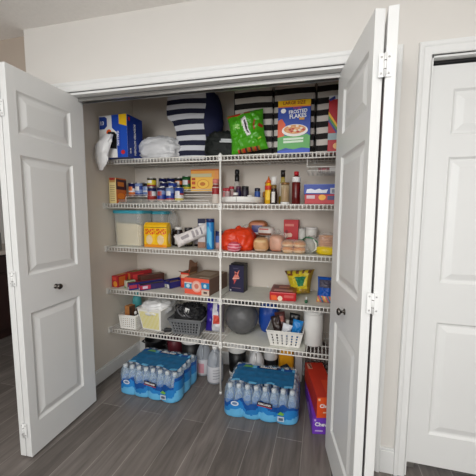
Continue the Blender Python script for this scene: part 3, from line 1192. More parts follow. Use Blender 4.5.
def bottle(x, y, lab, prof, body, capprof, cap, labelz=None, labelm=None, labr=None, n=22, fill=None, fillm=None, sy=1.0, front=None):
    t = thing('bottle', lab, 'bottle', (x, y, S2))
    b = MB(); b.lathe(prof, body, n=n, sy=sy); b.build('bottle_body', t)
    b = MB(); b.lathe(capprof, cap, n=n, sy=sy if capprof[0][0] > .02 else 1); b.build('cap', t)
    if labelz:
        b = MB(); b.lathe([(labr, labelz[0]), (labr + .0006, labelz[0] + .001), (labr + .0006, labelz[1]), (labr, labelz[1] + .001)], labelm, n=n, sy=sy); b.build('label', t)
    if front:
        w, z0, z1, m, r = front
        b = MB()
        a = w / r / 2
        b.grid(lambda u, v: (r * math.cos(-PI / 2 - a + 2 * a * u), r * sy * math.sin(-PI / 2 - a + 2 * a * u), z0 + (z1 - z0) * v), 8, 3, m)
        b.build('front_label', t)
    if fill:
        b = MB(); b.lathe(fill, fillm, n=n, sy=sy); b.build('contents', t)
    return t


bottle(-.056, .50, 'yellow mustard bottle with red and orange top', [(.022, 0), (.026, .004), (.026, .115), (.023, .135), (.016, .148), (.013, .150)], P((226, 172, 24), .3),
       [(.0175, .148), (.0175, .166), (.008, .172), (.0055, .186), (.0001, .187)], P((222, 100, 34), .35), (.10, .128), P((196, 50, 30)), .0262, front=(.03, .03, .09, P((236, 196, 60)), .0264))
bottle(-.014, .475, 'dark sauce bottle with tall white cap', [(.022, 0), (.0265, .004), (.0265, .07), (.019, .105), (.0155, .125), (.0155, .135)], P((40, 22, 18), .15),
       [(.0205, .133), (.0205, .18), (.0185, .188), (.0001, .189)], P((226, 224, 220), .4), (.108, .13), P((120, 92, 40)), .0182, front=(.024, .012, .085, P((214, 210, 204)), .0268))
bottle(.0345, .565, 'tall clear oil bottle with black and red cap', [(.026, 0), (.029, .004), (.029, .12), (.016, .165), (.0135, .20)], film('pale_oil', (190, 170, 60), .45, .08),
       [(.0155, .195), (.0155, .215), (.016, .216), (.016, .243), (.0001, .244)], P((24, 20, 20), .3), (.06, .15), P((216, 210, 196)), .0291,
       fill=[(.025, .004), (.025, .09), (.0001, .09)], fillm=P((176, 148, 40), .2))
t = thing('jar', 'glass jar with brown and amber contents in front of the tall oil bottle', 'jar', (.062, .49, S2))
b = MB(); b.lathe([(.027, 0), (.030, .003), (.030, .128), (.027, .134)], film('jar_glass', (210, 190, 150), .55, .08), n=24); b.build('jar_body', t)
b = MB(); b.lathe([(.027, .018), (.0275, .11), (.0001, .112)], M('amber_filling', (150, 96, 56), .4, var=.4, scale=50), n=20, mats=[M('amber_filling', (1, 1, 1)), P((196, 160, 100))]); b.build('contents', t)
b = MB(); b.lathe([(.0285, .134), (.030, .136), (.030, .147), (.0285, .149), (.0001, .149)], P((128, 92, 50), .3, metal=.4), n=24); b.build('lid', t)
b = MB(); b.lathe([(.0303, .002), (.0305, .004), (.0305, .016), (.0303, .017)], PWHT, n=24); b.build('foot_band', t)
bottle(.136, .495, 'dark red sauce bottle with white collar and red cap', [(.024, 0), (.030, .004), (.028, .06), (.030, .145), (.027, .15), (.026, .185), (.014, .195), (.014, .2)], M('red_sauce', (96, 22, 20), .2, var=.25, scale=30),
       [(.0165, .197), (.0165, .222), (.0001, .224)], P((186, 30, 40), .35), (.151, .184), PWHT, .0285)
carton('food_box', 'long red box under the blue one at right of the second shelf', 'food box', (.318, .50, S2), .232, .14, .066, P((190, 40, 48)), R(-2), group='stacked boxes at right of the second shelf',
       decals=[('front', (.05, .28, .58, .9), P((214, 190, 196))), ('front', disc(.48, .7, .10, .28, 14), P((240, 170, 50))), ('front', (.62, .98, .45, .85), P((70, 60, 110))), ('front', (0, 1, 0, .12), P((160, 30, 40)))])
carton('food_box', 'long blue box with white lettering stacked on the red one', 'food box', (.308, .51, S2 + .0668), .232, .15, .064, P((44, 70, 160)), R(1), group='stacked boxes at right of the second shelf',
       decals=[('front', (.72, .98, .06, .62), P((206, 206, 212))), ('front', (.76, .94, .12, .5), P((120, 124, 140))),
               ('front', [(.06, .12), (.62, .12), (.66, .5), (.5, .42), (.42, .56), (.3, .42), (.2, .56), (.08, .5)], P((224, 228, 238))), ('front', (0, 1, .9, 1), P((70, 96, 180)))])

# small basket slung under the top shelf at the right, with a packet in it
t = thing('under_shelf_basket', 'small white wire basket slung beneath the top shelf at right', 'basket', (.31, .55, 1.70))
b = MB()
bx0, bx1, by0, by1, bz = -.10, .20, -.12, .14, -.105
for i in range(11):
    x = bx0 + (bx1 - bx0) * i / 10
    b.tube([(x, by0, bz + .022), (x, by0, bz), (x, by1, bz), (x, by1, bz + .04)], .0018, WIRE, 5)
for i in range(6):
    y = by0 + (by1 - by0) * i / 5
    b.tube([(bx0, y, bz - .002), (bx1, y, bz - .002)], .0018, WIRE, 5)
b.tube([(bx0, by0, bz + .022), (bx1, by0, bz + .022)], .0026, WIRE, 6)
b.tube([(bx0, by1, bz + .04), (bx1, by1, bz + .04)], .0026, WIRE, 6)
b.build('wire_tray', t)
for x in (bx0, bx1):
    b = MB()
    b.tube([(x, by0, bz + .022), (x, by0 + .02, -.009), (x, by0 + .06, -.006)], .0024, WIRE, 6)
    b.tube([(x, by1, bz + .04), (x, by1, -.010), (x, by1 - .05, -.007)], .0024, WIRE, 6)
    b.build('hanger', t)
carton('snack_packet', 'small dark red and white packet lying in the slung basket', 'packet', (.345, .56, 1.5978), .13, .07, .028, P((106, 26, 34)), R(-3),
       decals=[('front', (.58, 1, .1, .95), P((206, 204, 200))), ('front', disc(.3, .5, .1, .25, 12), P((170, 90, 90)))])

# ------------------------------------------------------------------ MIDDLE SHELF
S3 = ZS[3] + LZ
TEAL = M('teal_plastic', (60, 156, 176), .35)
TUB = film('tub_plastic', (206, 210, 208), .66, .12)


def rrect(w, d, r, n=5):
    pts = []
    for cx, cy, a in ((w / 2 - r, d / 2 - r, 0), (-w / 2 + r, d / 2 - r, 90), (-w / 2 + r, -d / 2 + r, 180), (w / 2 - r, -d / 2 + r, 270)):
        for k in range(n + 1):
            t = R(a + 90 * k / n)
            pts.append((cx + r * math.cos(t), cy + r * math.sin(t)))
    return pts


def loft(b, secs, m, cap0=True, cap1=True, smooth=True):
    """secs: list of (polygon, z)"""
    n = len(secs[0][0])
    vs = [(x, y, z) for p, z in secs for x, y in p]
    fs = []
    for i in range(len(secs) - 1):
        for j in range(n):
            fs.append((i * n + j, i * n + (j + 1) % n, (i + 1) * n + (j + 1) % n, (i + 1) * n + j))
    b.mesh(vs, fs, m, smooth)
    if cap0:
        b.mesh([(x, y, secs[0][1]) for x, y in secs[0][0]], [tuple(range(n))[::-1]], m)
    if cap1:
        b.mesh([(x, y, secs[-1][1]) for x, y in secs[-1][0]], [tuple(range(n))], m)
    return b


def tub(name, lab, x, y, w, d, h, fill, fm):
    t = thing(name, lab, 'food container', (x, y, S3))
    b = MB()
    loft(b, [(rrect(w * .93, d * .93, .03), 0), (rrect(w * .95, d * .95, .034), .006), (rrect(w, d, .036), h)], TUB, cap1=False)
    b.build('tub', t)
    b = MB()
    sec = [(rrect(w * .93 - .008, d * .93 - .008, .028), .004), (rrect(w * (.95 + .05 * fill / h) - .008, d * (.95 + .05 * fill / h) - .008, .03), fill)]
    loft(b, sec, fm, smooth=True)
    n = len(b.v)
    for i in range(n):
        vx, vy, vz = b.v[i]
        if vz > fill - .001:
            b.v[i] = (vx, vy, vz - .018 * vx / w + .01 * math.sin(vx * 30))
    b.build('flour', t)
    b = MB()
    loft(b, [(rrect(w + .014, d + .014, .04), h - .012), (rrect(w + .018, d + .018, .042), h), (rrect(w + .014, d + .014, .04), h + .012), (rrect(w - .03, d - .03, .03), h + .013), (rrect(w - .04, d - .04, .03), h + .008)], TEAL)
    b.build('lid', t)
    return t


FLOUR = M('flour', (222, 206, 168), .9, var=.04, scale=30)
tub('flour_container', 'large clear tub of flour with teal lid at left of the middle shelf', -1.166, .525, .250, .17, .266, .175, FLOUR)
tub('food_container', 'smaller clear tub with teal lid behind the yellow packets', -.995, .66, .13, .13, .262, .05, M('grey_contents', (150, 150, 140), .8))

YLW = M('yellow_packet', (232, 184, 22), .32, var=.04, scale=14)


def ymat(u, v):
    if .52 < v < .76 and .08 < u < .94:
        k = abs(math.sin(u * 22) + .6 * math.sin(v * 40 + u * 9))
        if k > .55:
            return P((206, 66, 24), .35)
    if (u - .5) ** 2 / .085 + (v - .30) ** 2 / .038 < 1:
        return P((222, 196, 150), .4)
    if v < .12:
        return P((222, 140, 30), .35)
    if .80 < v < .825:
        return P((90, 80, 20), .35)
    if v > .88:
        return P((222, 168, 20), .35)
    return YLW


for x, rz, sd, lab in ((-.963, -2, 1, 'yellow packet with orange red word, left one of the pair beside the flour tub'), (-.872, 3, 2, 'yellow packet with orange red word, right one of the pair')):
    b = MB()
    w, d, h = .096, .07, .188

    def ypk(u, v):
        a = u * 4
        k = int(a) % 4
        f = a - int(a)
        cs = [(-w / 2, -d / 2), (w / 2, -d / 2), (w / 2, d / 2), (-w / 2, d / 2)]
        p, q = cs[k], cs[(k + 1) % 4]
        sq = 1 - max(0, (v - .84) / .16) ** 1.5 * .55
        x_, y_ = p[0] + (q[0] - p[0]) * f, (p[1] + (q[1] - p[1]) * f) * sq
        bl = .006 * math.sin(PI * f) * math.sin(PI * min(1, v * 1.1))
        nx, ny = [(0, -1), (1, 0), (0, 1), (-1, 0)][k]
        nz = .003 * noise.noise(Vector((x_ * 40, y_ * 40, v * 8 + sd)))
        return (x_ + nx * (bl + nz), y_ + ny * (bl + nz), v * h)
    b.grid(ypk, 96, 44, YLW, True, lambda u, v: ymat(u * 4, v) if u < .25 else (P((222, 196, 150), .4) if .25 < u < .5 and (u * 4 - 1.5) ** 2 / .06 + (v - .36) ** 2 / .05 < 1 else YLW))
    b.box(-w / 2, w / 2, -d * .22, d * .22, h - .003, h, YLW)
    o = b.build('food_packet', None, (x, .475, S3 + .0005), R(rz))
    tag(o, lab, 'food packet', 'yellow food packets')

# clear bottle behind, dark jars
t = thing('glass_bottle', 'clear empty bottle behind the yellow packets', 'bottle', (-.905, .68, S3))
b = MB(); b.lathe([(.04, 0), (.045, .01), (.045, .2), (.035, .24), (.018, .27), (.016, .29)], film('clear_bottle', (214, 212, 208), .68, .06), n=24); b.build('bottle_body', t)
b = MB(); b.lathe([(.0175, .285), (.0175, .305), (.0001, .306)], P((206, 206, 204)), n=16); b.build('cap', t)
DJ = P((34, 26, 26), .15)
G3 = 'dark jars behind the white packet'
for x, y, r, h, cap, label, lab in ((-.835, .60, .028, .135, P((60, 58, 60), .3), P((60, 52, 50)), 'dark jar with dark lid nearest the yellow packets'),
                                    (-.785, .56, .031, .152, P((206, 204, 200), .3), P((206, 208, 204)), 'dark jar with pale lid and white label behind the white packet'),
                                    (-.715, .585, .032, .148, P((44, 42, 44), .3), P((150, 140, 112)), 'dark jar with black lid and tan label'),
                                    (-.645, .62, .036, .15, P((170, 164, 170), .35), P((150, 144, 150)), 'greyish jar with pale lid left of the blue carton')):
    jar(x, y, S3, r, h, DJ, cap, lab, caph=.02, label=label, name='food_jar', grp=G3, lz=(.12, .62))

# crumpled white packet lying diagonally in front
b = MB()
WPK = M('white_packet', (214, 208, 206), .45, var=.03, scale=20, bump=.15)


def wmat(u, v):
    if (.18 < v < .42 and .3 < u < .55) or (.5 < v < .56 and .2 < u < .8) or (.62 < v < .68 and .25 < u < .7):
        return P((150, 144, 146), .5)
    if .74 < v < .8 and .2 < u < .75:
        return P((120, 116, 124), .5)
    return WPK


pillow(b, .095, .27, .055, WPK, 9, .009, 36, 44, wmat)
o = b.build('food_packet', None, (-.748, .45, S3 + .046), rot=(R(-12), R(66), R(6)))
tag(o, 'crumpled white printed packet lying diagonally in front of the dark jars', 'food packet')

carton('food_box', 'navy topped slim carton left of the bright blue canister', 'food box', (-.575, .555, S3), .06, .07, .222, P((196, 190, 192)), R(3),
       decals=[('front', (0, 1, .68, 1), P((28, 30, 64))), ('front', (.1, .9, .76, .84), P((210, 210, 214))), ('front', (.05, .7, .3, .6), P((222, 216, 214))), ('front', (0, 1, 0, .2), P((150, 110, 90)))])
t = thing('blue_canister', 'tall bright blue canister with dark blue lid left of the pole', 'canister', (-.482, .475, S3))
b = MB(); b.lathe([(.028, 0), (.029, .002), (.029, .196), (.028, .2)], P((26, 120, 186), .3), n=26); b.build('canister_body', t)
b = MB(); b.lathe([(.030, .198), (.030, .222), (.028, .225), (.0001, .225)], P((20, 40, 96), .35), n=26); b.build('lid', t)
b = MB(); b.grid(lambda u, v: (.0294 * math.cos(-PI / 2 - .7 + 1.4 * u), .0294 * math.sin(-PI / 2 - .7 + 1.4 * u), .03 + .12 * v + .02 * math.sin(u * 5)), 10, 3, P((90, 176, 214), .35)); b.build('label', t)
t = thing('food_can', 'small blue and pink can just left of the pole on the middle shelf', 'can', (-.425, .50, S3))
b = MB(); b.lathe([(.024, 0), (.026, .002), (.026, .136), (.024, .138), (.0001, .136)], STEEL, n=22); b.build('can_body', t)
b = MB(); b.lathe([(.0263, .004), (.0263, .05), (.0263, .1), (.0263, .134)], PWHT, n=22, mats=[P((196, 160, 156)), P((70, 96, 160)), P((24, 30, 80)), P((24, 30, 80))]); b.build('label', t)

# orange red carrier bag and pink striped packet
OBAG = M('orange_red_bag', (212, 58, 20), .35, var=.08, scale=12, bump=.2)
b = MB()
b.blob((-.045, 0, .062), (.075, .085, .078), OBAG, 2.5, .2, 3.4, 11, 44, 30, 0, ridge=True)
b.blob((.036, .012, .068), (.078, .088, .084), OBAG, 2.5, .2, 3.2, 12, 48, 32, 0, ridge=True)
b.blob((-.002, .01, .135), (.022, .018, .032), OBAG, 2, .4, 6, 13, 18, 12, ridge=True)
o = b.build('carrier_bag', None, (-.278, .515, S3))
tag(o, 'crumpled orange red plastic bag right of the pole on the middle shelf', 'plastic bag')
b = MB()
PKM = stripes('pink_stripe', (196, 56, 84), (226, 150, 160), 2, .018, .5, .35, 0, .03)
b.blob((0, 0, .033), (.044, .032, .033), PKM, 2.1, .14, 4, 4, 28, 20, 0, ridge=True)
o = b.build('striped_packet', None, (-.272, .395, S3), R(10))
tag(o, 'small pink striped crumpled packet in front of the orange red bag', 'packet')

# breads
CRUST = M('bread_crust', (166, 104, 60), .6, var=.15, scale=18)
CRUMB = M('bread_tan', (196, 150, 112), .6, var=.12, scale=24)
BWRAP = M('bread_wrapper', (176, 140, 118), .3, var=.12, scale=18, bump=.2)
BFILM = film('bread_film', (230, 226, 220), .86, .08)


def loaf(x, y, z, w, d, h, rz, lab, m, patches, seed, tail=None, rot=None):
    t = thing('bread_loaf', lab, 'bread', (x, y, z), R(rz), 'bagged bread on the middle shelf', rot=rot)
    b = MB()

    def mf(u, v):
        for (u0, u1, v0, v1, mm) in patches:
            if u0 < u < u1 and v0 < v < v1:
                return mm
        return m
    b.blob((0, 0, h * .5), (w / 2, d / 2, h / 2), m, 3.6, .05, 4, seed, 56, 32, 0, mf)
    b.build('wrapped_loaf', t)
    b = MB()
    tx, tz = tail or (w * .5, h * .5)
    s = 1 if tx > 0 else -1
    b.blob((tx + s * .018, 0, tz), (.028, .03, .022), BFILM, 2, .35, 5, seed + 3, 18, 12, ridge=True)
    b.build('bag_end', t)
    return t


# u runs round the blob: front is at u = .75
loaf(-.165, .665, S3 + .094, .15, .115, .118, 3, 'brown topped bread pack raised at the back beside the orange bag', M('brown_wrap', (150, 92, 54), .4, var=.12, scale=20),
     [(.66, .84, .28, .42, P((206, 202, 206), .35)), (.70, .80, .42, .55, P((70, 70, 120), .35)), (.62, .86, .55, .72, P((186, 120, 90), .4))], 3, tail=(-.07, .06))
loaf(-.165, .665, S3 + .0005, .15, .12, .092, 0, 'bread loaf under the brown topped pack at the back', BWRAP, [], 8, tail=(-.072, .05))
loaf(-.098, .50, S3 + .0005, .108, .17, .098, 2, 'bread loaf with printed end in front, just right of the orange bag', M('loaf_end', (196, 150, 104), .45, var=.12, scale=26),
     [(.64, .86, .56, .70, P((214, 180, 130), .4)), (.67, .83, .60, .66, P((120, 56, 40), .4)), (.64, .86, .25, .36, P((206, 176, 150), .35))], 5, tail=(.03, .085))
loaf(-.085, .60, S3 + .099, .12, .11, .07, -8, 'white printed bread bag lying on top of the front loaf', M('white_bread_bag', (196, 188, 182), .35, var=.2, scale=16, bump=.2),
     [(.6, .9, .30, .48, P((120, 70, 50), .4)), (.66, .8, .55, .66, P((180, 60, 50), .4))], 7, tail=(.055, .03))
loaf(.010, .53, S3 + .0005, .108, .16, .118, -3, 'tan bread in a wrinkled clear bag in the middle of the group', M('wrinkled_bread', (196, 150, 128), .35, var=.22, scale=16, bump=.3),
     [(.62, .88, .15, .32, P((206, 130, 104), .4))], 9, tail=(.02, .11))


t = thing('bun_pack', 'clear bag of golden brown rolls at the front of the middle shelf', 'bread', (.132, .47, S3 + .0005), R(2))
for r in range(2):
    for i in range(2):
        b = MB()
        b.blob((-.038 + .077 * i, 0, .022 + .040 * r), (.043, .055, .025), CRUST if r else CRUMB, 2.5, .04, 3, r * 2 + i, 26, 18, .001 if r == 0 else None,
               lambda u, v: (M('bun_top', (196, 128, 62), .35, var=.12, scale=20) if v > .5 else M('bun_side', (222, 186, 140), .6)))
        b.build('roll', t)
b = MB()
b.blob((0, 0, .045), (.090, .064, .047), BFILM, 3.2, .05, 6, 3, 36, 24, 0)
b.blob((.090, -.01, .03), (.016, .03, .02), BFILM, 2, .3, 5, 6, 16, 12, ridge=True)
b.build('clear_bag', t)

carton('food_box', 'upright red box at the back of the middle shelf', 'food box', (.092, .68, S3), .11, .06, .222, P((186, 30, 38)), R(-4),
       decals=[('front', (.08, .7, .78, .86), P((214, 120, 110))), ('front', [(.1, .38), (.55, .42), (.6, .5), (.5, .56), (.1, .52)], P((226, 190, 170))), ('front', disc(.2, .6, .1, .06, 12), P((130, 20, 26))), ('front', (.1, .6, .22, .3), P((206, 90, 80)))])
t = thing('food_can', 'white and green can between the red box and the white cup', 'can', (.172, .66, S3))
b = MB(); b.lathe([(.024, 0), (.026, .002), (.026, .162), (.024, .164), (.0001, .161)], STEEL, n=22); b.build('can_body', t)
b = MB(); b.lathe([(.0263, .004), (.0263, .08), (.0263, .158)], PWHT, n=22, mats=[P((60, 130, 84)), P((206, 206, 200)), P((206, 206, 200))]); b.build('label', t)
t = thing('paper_cup', 'white canister with small dark marks at the back of the middle shelf', 'canister', (.243, .65, S3))
b = MB(); b.lathe([(.038, 0), (.042, .003), (.043, .15), (.0425, .155)], P((222, 220, 214)), n=28); b.build('canister_body', t)
b = MB(); b.lathe([(.0445, .152), (.0445, .166), (.042, .169), (.0001, .169)], P((228, 226, 222)), n=28); b.build('lid', t)
b = MB()
for k in range(5):
    a = -PI / 2 - .6 + .3 * k
    b.grid(lambda u, v: (.0436 * math.cos(a + .1 * u), .0436 * math.sin(a + .1 * u), .07 + .02 * math.sin(k * 2.2) + .018 * v), 2, 1, P((80, 76, 80)))
b.build('printed_marks', t)

t = thing('clear_bag', 'clear plastic bag with green tie at right of the rolls', 'plastic bag', (.252, .515, S3))
b = MB(); b.blob((0, 0, .05), (.05, .06, .055), film('grocery_film', (206, 206, 198), .6, .1), 2, .35, 5, 21, 30, 20, 0, ridge=True); b.build('bag', t)
b = MB(); b.blob((0, .005, .04), (.036, .042, .038), M('pale_contents', (166, 156, 140), .6, var=.25, scale=30), 2, .2, 4, 22, 24, 16, .002); b.build('contents', t)
b = MB(); b.tube([(-.06, -.02, .095), (-.035, -.045, .112), (0, -.05, .105), (.035, -.05, .082), (.045, -.05, .05), (.03, -.055, .02)], .0045, P((30, 110, 70), .4), 8); b.build('green_tie', t)
b = MB(); b.tube([(.01, -.062, .10), (.03, -.066, .07), (.03, -.066, .035), (.005, -.064, .012)], .005, P((220, 222, 214), .4), 8); b.build('white_tie', t)

YP2 = M('yellow_crinkle', (222, 192, 30), .28, var=.06, scale=20, bump=.2)
TORT = M('tortilla_tan', (206, 152, 112), .5, var=.15, scale=40)
t = thing('tortilla_pack', 'yellow and clear packet of tan rounds at right end of the middle shelf', 'food packet', (.352, .475, S3))
b = MB()
for k in range(7):
    b.lathe([(.05, 0), (.058, .003), (.056, .009), (.0001, .010)], TORT, c=(0, .004 * math.sin(k * 3), .056 + k * .0105), n=26, sx=1.0, sy=.9)
b.build('tortillas', t)
b = MB(); b.blob((0, 0, .028), (.066, .062, .033), YP2, 2.6, .14, 5, 15, 34, 20, 0, ridge=True); b.build('yellow_base', t)
b = MB(); b.blob((0, 0, .085), (.063, .060, .062), BFILM, 3, .10, 6, 17, 30, 22); b.build('clear_sleeve', t)
t = thing('squeeze_bottle', 'small red bottle with dark cap at far right of the middle shelf', 'bottle', (.428, .58, S3))
b = MB(); b.lathe([(.022, 0), (.024, .003), (.024, .15), (.014, .175)], P((176, 50, 36), .3), n=20); b.build('bottle_body', t)
b = MB(); b.lathe([(.015, .175), (.015, .205), (.0001, .206)], BLACK, n=16); b.build('cap', t)

# ------------------------------------------------------------------ FOURTH SHELF
S4 = ZS[4] + LZ


def pic(*a):
    return a


DRED, DBL = P((176, 34, 44)), P((32, 34, 110))
G4 = 'long food boxes at the left of the fourth shelf'
carton('food_box', 'red and yellow long box at far left, pointing back', 'food box', (-1.262, .55, S4), .058, .26, .092, DRED, R(-9), group=G4,
       decals=[('front', disc(.6, .3, .35, .25, 14), P((226, 150, 50))), ('front', (.1, .8, .62, .9), P((214, 70, 60))), ('top', (.1, .9, .1, .4), P((196, 130, 60))), ('top', disc(.5, .7, .35, .14, 14), P((60, 90, 50))), ('right', (.05, .3, .1, .9), P((206, 110, 50))), ('right', disc(.5, .5, .12, .35, 14), P((70, 80, 44))), ('right', (.68, .95, .2, .85), P((206, 176, 140)))], rot=(0, 0, R(-6)))
carton('food_box', 'red box with dark picture leaning on the far left box', 'food box', (-1.185, .61, S4), .062, .19, .105, P((150, 36, 40)), R(-26), group=G4,
       decals=[('front', (.1, .9, .4, .9), P((196, 120, 60))), ('top', (.1, .9, .1, .5), P((120, 120, 60))), ('top', (.2, .8, .6, .9), P((206, 190, 160))), ('right', (.1, .6, .2, .8), P((196, 60, 60)))])
carton('food_box', 'small white and green ended carton in front of the red boxes', 'food box', (-1.163, .455, S4), .045, .07, .058, P((196, 196, 176)), R(-30), group=G4,
       decals=[('front', (0, 1, 0, .22), P((110, 150, 96))), ('right', (.1, .9, .1, .9), P((80, 130, 70))), ('top', (.1, .9, .1, .9), P((90, 120, 60)))])
carton('food_box', 'brown and red box pointing back beside the white ended carton', 'food box', (-1.082, .62, S4), .075, .20, .078, P((84, 52, 44)), R(-32), group=G4,
       decals=[('top', (.1, .9, .1, .4), P((150, 60, 60))), ('top', (.1, .9, .6, .9), P((120, 96, 70)))])
carton('foil_box', 'blue and red long foil carton pointing back, left of the pair', 'box', (-1.045, .49, S4), .055, .26, .05, DBL, R(-38), group='long kitchen wrap cartons',
       decals=[('front', (0, .5, .3, 1), P((176, 50, 76))), ('front', disc(.6, .3, .28, .2, 14), P((206, 206, 216))), ('top', (.0, .5, .02, 1), P((150, 40, 50))), ('right', (.0, .22, .25, .8), P((170, 54, 76))), ('right', (.3, .95, .3, .7), P((60, 54, 100)))])
carton('foil_box', 'red fronted blue and dark long wrap carton, right of the pair', 'box', (-.962, .485, S4), .052, .23, .045, P((44, 34, 90)), R(-40), group='long kitchen wrap cartons',
       decals=[('front', (0, 1, .4, 1), P((186, 50, 84))), ('front', disc(.5, .3, .3, .2, 14), P((216, 206, 220))), ('top', (.3, .95, .02, .98), P((38, 28, 30))), ('right', (.0, .34, .2, .9), P((176, 50, 76))), ('right', (.08, .24, .3, .75), P((206, 190, 206)))])
# open tray carton, blue outside
t = thing('open_carton', 'open shallow carton with blue sides and white flap near the torn red box', 'box', (-.845, .585, S4), R(-28))
b = MB()
w, d, h = .115, .155, .052
BLS = P((38, 42, 110))
for x0, x1, y0, y1 in ((-w / 2, w / 2, -d / 2, -d / 2 + .003), (-w / 2, w / 2, d / 2 - .003, d / 2), (-w / 2, -w / 2 + .003, -d / 2, d / 2), (w / 2 - .003, w / 2, -d / 2, d / 2)):
    b.box(x0, x1, y0, y1, 0, h, BLS)
b.box(-w / 2, w / 2, -d / 2, d / 2, 0, .003, KRAFT)
b.face([(-w / 2 + .02, -d / 2 - .0006, .006), (w / 2 - .045, -d / 2 - .0006, .006), (w / 2 - .045, -d / 2 - .0006, .03), (-w / 2 + .02, -d / 2 - .0006, .03)], P((190, 190, 170)))
b.build('tray', t)
b = MB(); b.box(-w / 2, w / 2, -.0015, .0015, 0, .06, M('tan_flap', (160, 128, 100), .8)); b.build('back_flap', t, (0, d / 2 - .002, h - .001), rot=(R(-58), 0, 0))
b = MB(); b.box(-.014, .014, -.0012, 0, 0, .032, P((222, 220, 218))); b.build('price_flap', t, (.038, -d / 2 - .001, .004), rot=(R(8), 0, 0))
b = MB()
for k in range(3):
    b.box(-.050 + k * .033, -.020 + k * .033, -.06, .06, .004, .036, P(((120, 90, 70), (150, 120, 96), (96, 80, 84))[k]))
    b.build('packet', t, bevel=.004)
    b = MB()

# torn orange red box
t = thing('torn_box', 'torn open orange red box with brown ragged flaps behind the coral carton', 'box', (-.722, .60, S4), R(-12))
w, d, h = .085, .10, .125
TO = P((214, 66, 46))
b = MB()
for x0, x1, y0, y1 in ((-w / 2, w / 2, -d / 2, -d / 2 + .003), (-w / 2, w / 2, d / 2 - .003, d / 2), (-w / 2, -w / 2 + .003, -d / 2, d / 2), (w / 2 - .003, w / 2, -d / 2, d / 2)):
    b.box(x0, x1, y0, y1, 0, h, TO, dict(right=KRAFT))
b.box(-w / 2, w / 2, -d / 2, d / 2, 0, .003, TO)
for i, (u0, u1, v0, v1, c) in enumerate(((.05, .9, .62, .9, (224, 180, 150)), (.1, .7, .2, .5, (226, 96, 70)))):
    b.face([fpt('front', u, v, w, d, h, .0006 + i * .0003) for u, v in ((u0, v0), (u1, v0 + .06), (u1, v1), (u0, v1 - .05))], P(c))
b.build('box_body', t)
for k, (dy, ln, an) in enumerate(((d / 2 - .002, .09, -8), (-d / 2 + .002, .035, 60))):
    b = MB()
    pts = [(-w / 2, 0)] + [(-w / 2 + w * i / 8, ln * (.86 + .12 * math.sin(i * .75 + k * 2 + .4))) for i in range(9)] + [(w / 2, 0)]
    vs = [(x, -.001, z) for x, z in pts] + [(x, .001, z) for x, z in pts]
    n = len(pts)
    b.mesh(vs, [tuple(range(n)), tuple(range(n, 2 * n))[::-1]] + [(i, i + n, (i + 1) % n + n, (i + 1) % n) for i in range(n)], M('flap_brown', (112, 80, 60), .85, var=.1))
    b.build('ragged_flap', t, (0, dy, h - .002), rot=(R(an), 0, 0))
b = MB()
pts = [(-d / 2, 0)] + [(-d / 2 + d * i / 8, .055 * (.85 + .15 * math.sin(i * .6))) for i in range(9)] + [(d / 2, 0)]
n = len(pts)
vs = [(-.001, x, z) for x, z in pts] + [(.001, x, z) for x, z in pts]
b.mesh(vs, [tuple(range(n)), tuple(range(n, 2 * n))[::-1]] + [(i, i + n, (i + 1) % n + n, (i + 1) % n) for i in range(n)], M('flap_brown', (1, 1, 1)))
b.build('ragged_flap', t, (w / 2 - .002, 0, h - .002), rot=(0, R(18), 0))

# big coral carton with brown top
COR = P((224, 92, 68))
BRN = M('dull_brown_card', (142, 120, 100), .85, var=.06, scale=20)
carton('snack_carton', 'large coral fronted carton with brown top left of the pole', 'box', (-.548, .555, S4), .21, .29, .122, BRN, R(-7), mf=dict(front=COR, right=M('dark_brown_card', (112, 88, 76), .85)),
       decals=[('front', (0, .33, .32, .70), P((40, 140, 180))), ('front', (.68, 1, .40, .78), P((36, 126, 176))), ('front', (0, .30, .64, .72), P((214, 200, 196))), ('front', disc(.5, .5, .2, .36, 22), P((226, 160, 146))),
               ('front', disc(.5, .5, .15, .27, 20), P((226, 190, 176))), ('front', disc(.5, .52, .09, .16, 16), P((206, 120, 104))), ('front', (.70, 1, .0, .34), P((206, 186, 170))), ('front', (.78, .92, .12, .24), P((90, 70, 70))),
               ('front', disc(.16, .50, .08, .12, 14), P((190, 216, 226))), ('front', disc(.84, .58, .06, .12, 12), P((190, 216, 226))),
               ('top', (.2, .8, .3, .75), M('tan_tape', (160, 138, 116), .5)), ('top', (.55, .95, .04, .12), P((190, 170, 150)))])

carton('tea_box', 'upright navy box with coral emblem, alone right of the pole', 'box', (-.302, .595, S4), .122, .085, .205, P((38, 36, 66)), R(-6),
       mf=dict(right=P((24, 22, 30))),
       decals=[('front', [(.28, .52), (.42, .68), (.38, .78), (.55, .74), (.72, .84), (.62, .66), (.70, .58), (.55, .55)], P((222, 130, 116))), ('front', [(.25, .52), (.72, .56), (.70, .51), (.26, .47)], P((232, 170, 156))),
               ('front', [(.3, .46), (.52, .48), (.44, .38), (.34, .28), (.36, .40)], P((206, 80, 76))), ('front', disc(.5, .69, .07, .04, 12), P((120, 34, 44))),
               ('front', (.2, .8, .145, .17), P((120, 96, 110))), ('front', disc(.13, .06, .05, .03, 10), P((206, 206, 210))), ('front', (.3, .66, .885, .9), P((96, 92, 120)))])
t = [o for o in COL.objects if o.name.startswith('tea_box')][0]
b = MB(); b.box(-.052, .060, -.03, .0425, .205, .217, P((22, 20, 28))); b.build('raised_lid', t, bevel=.002)

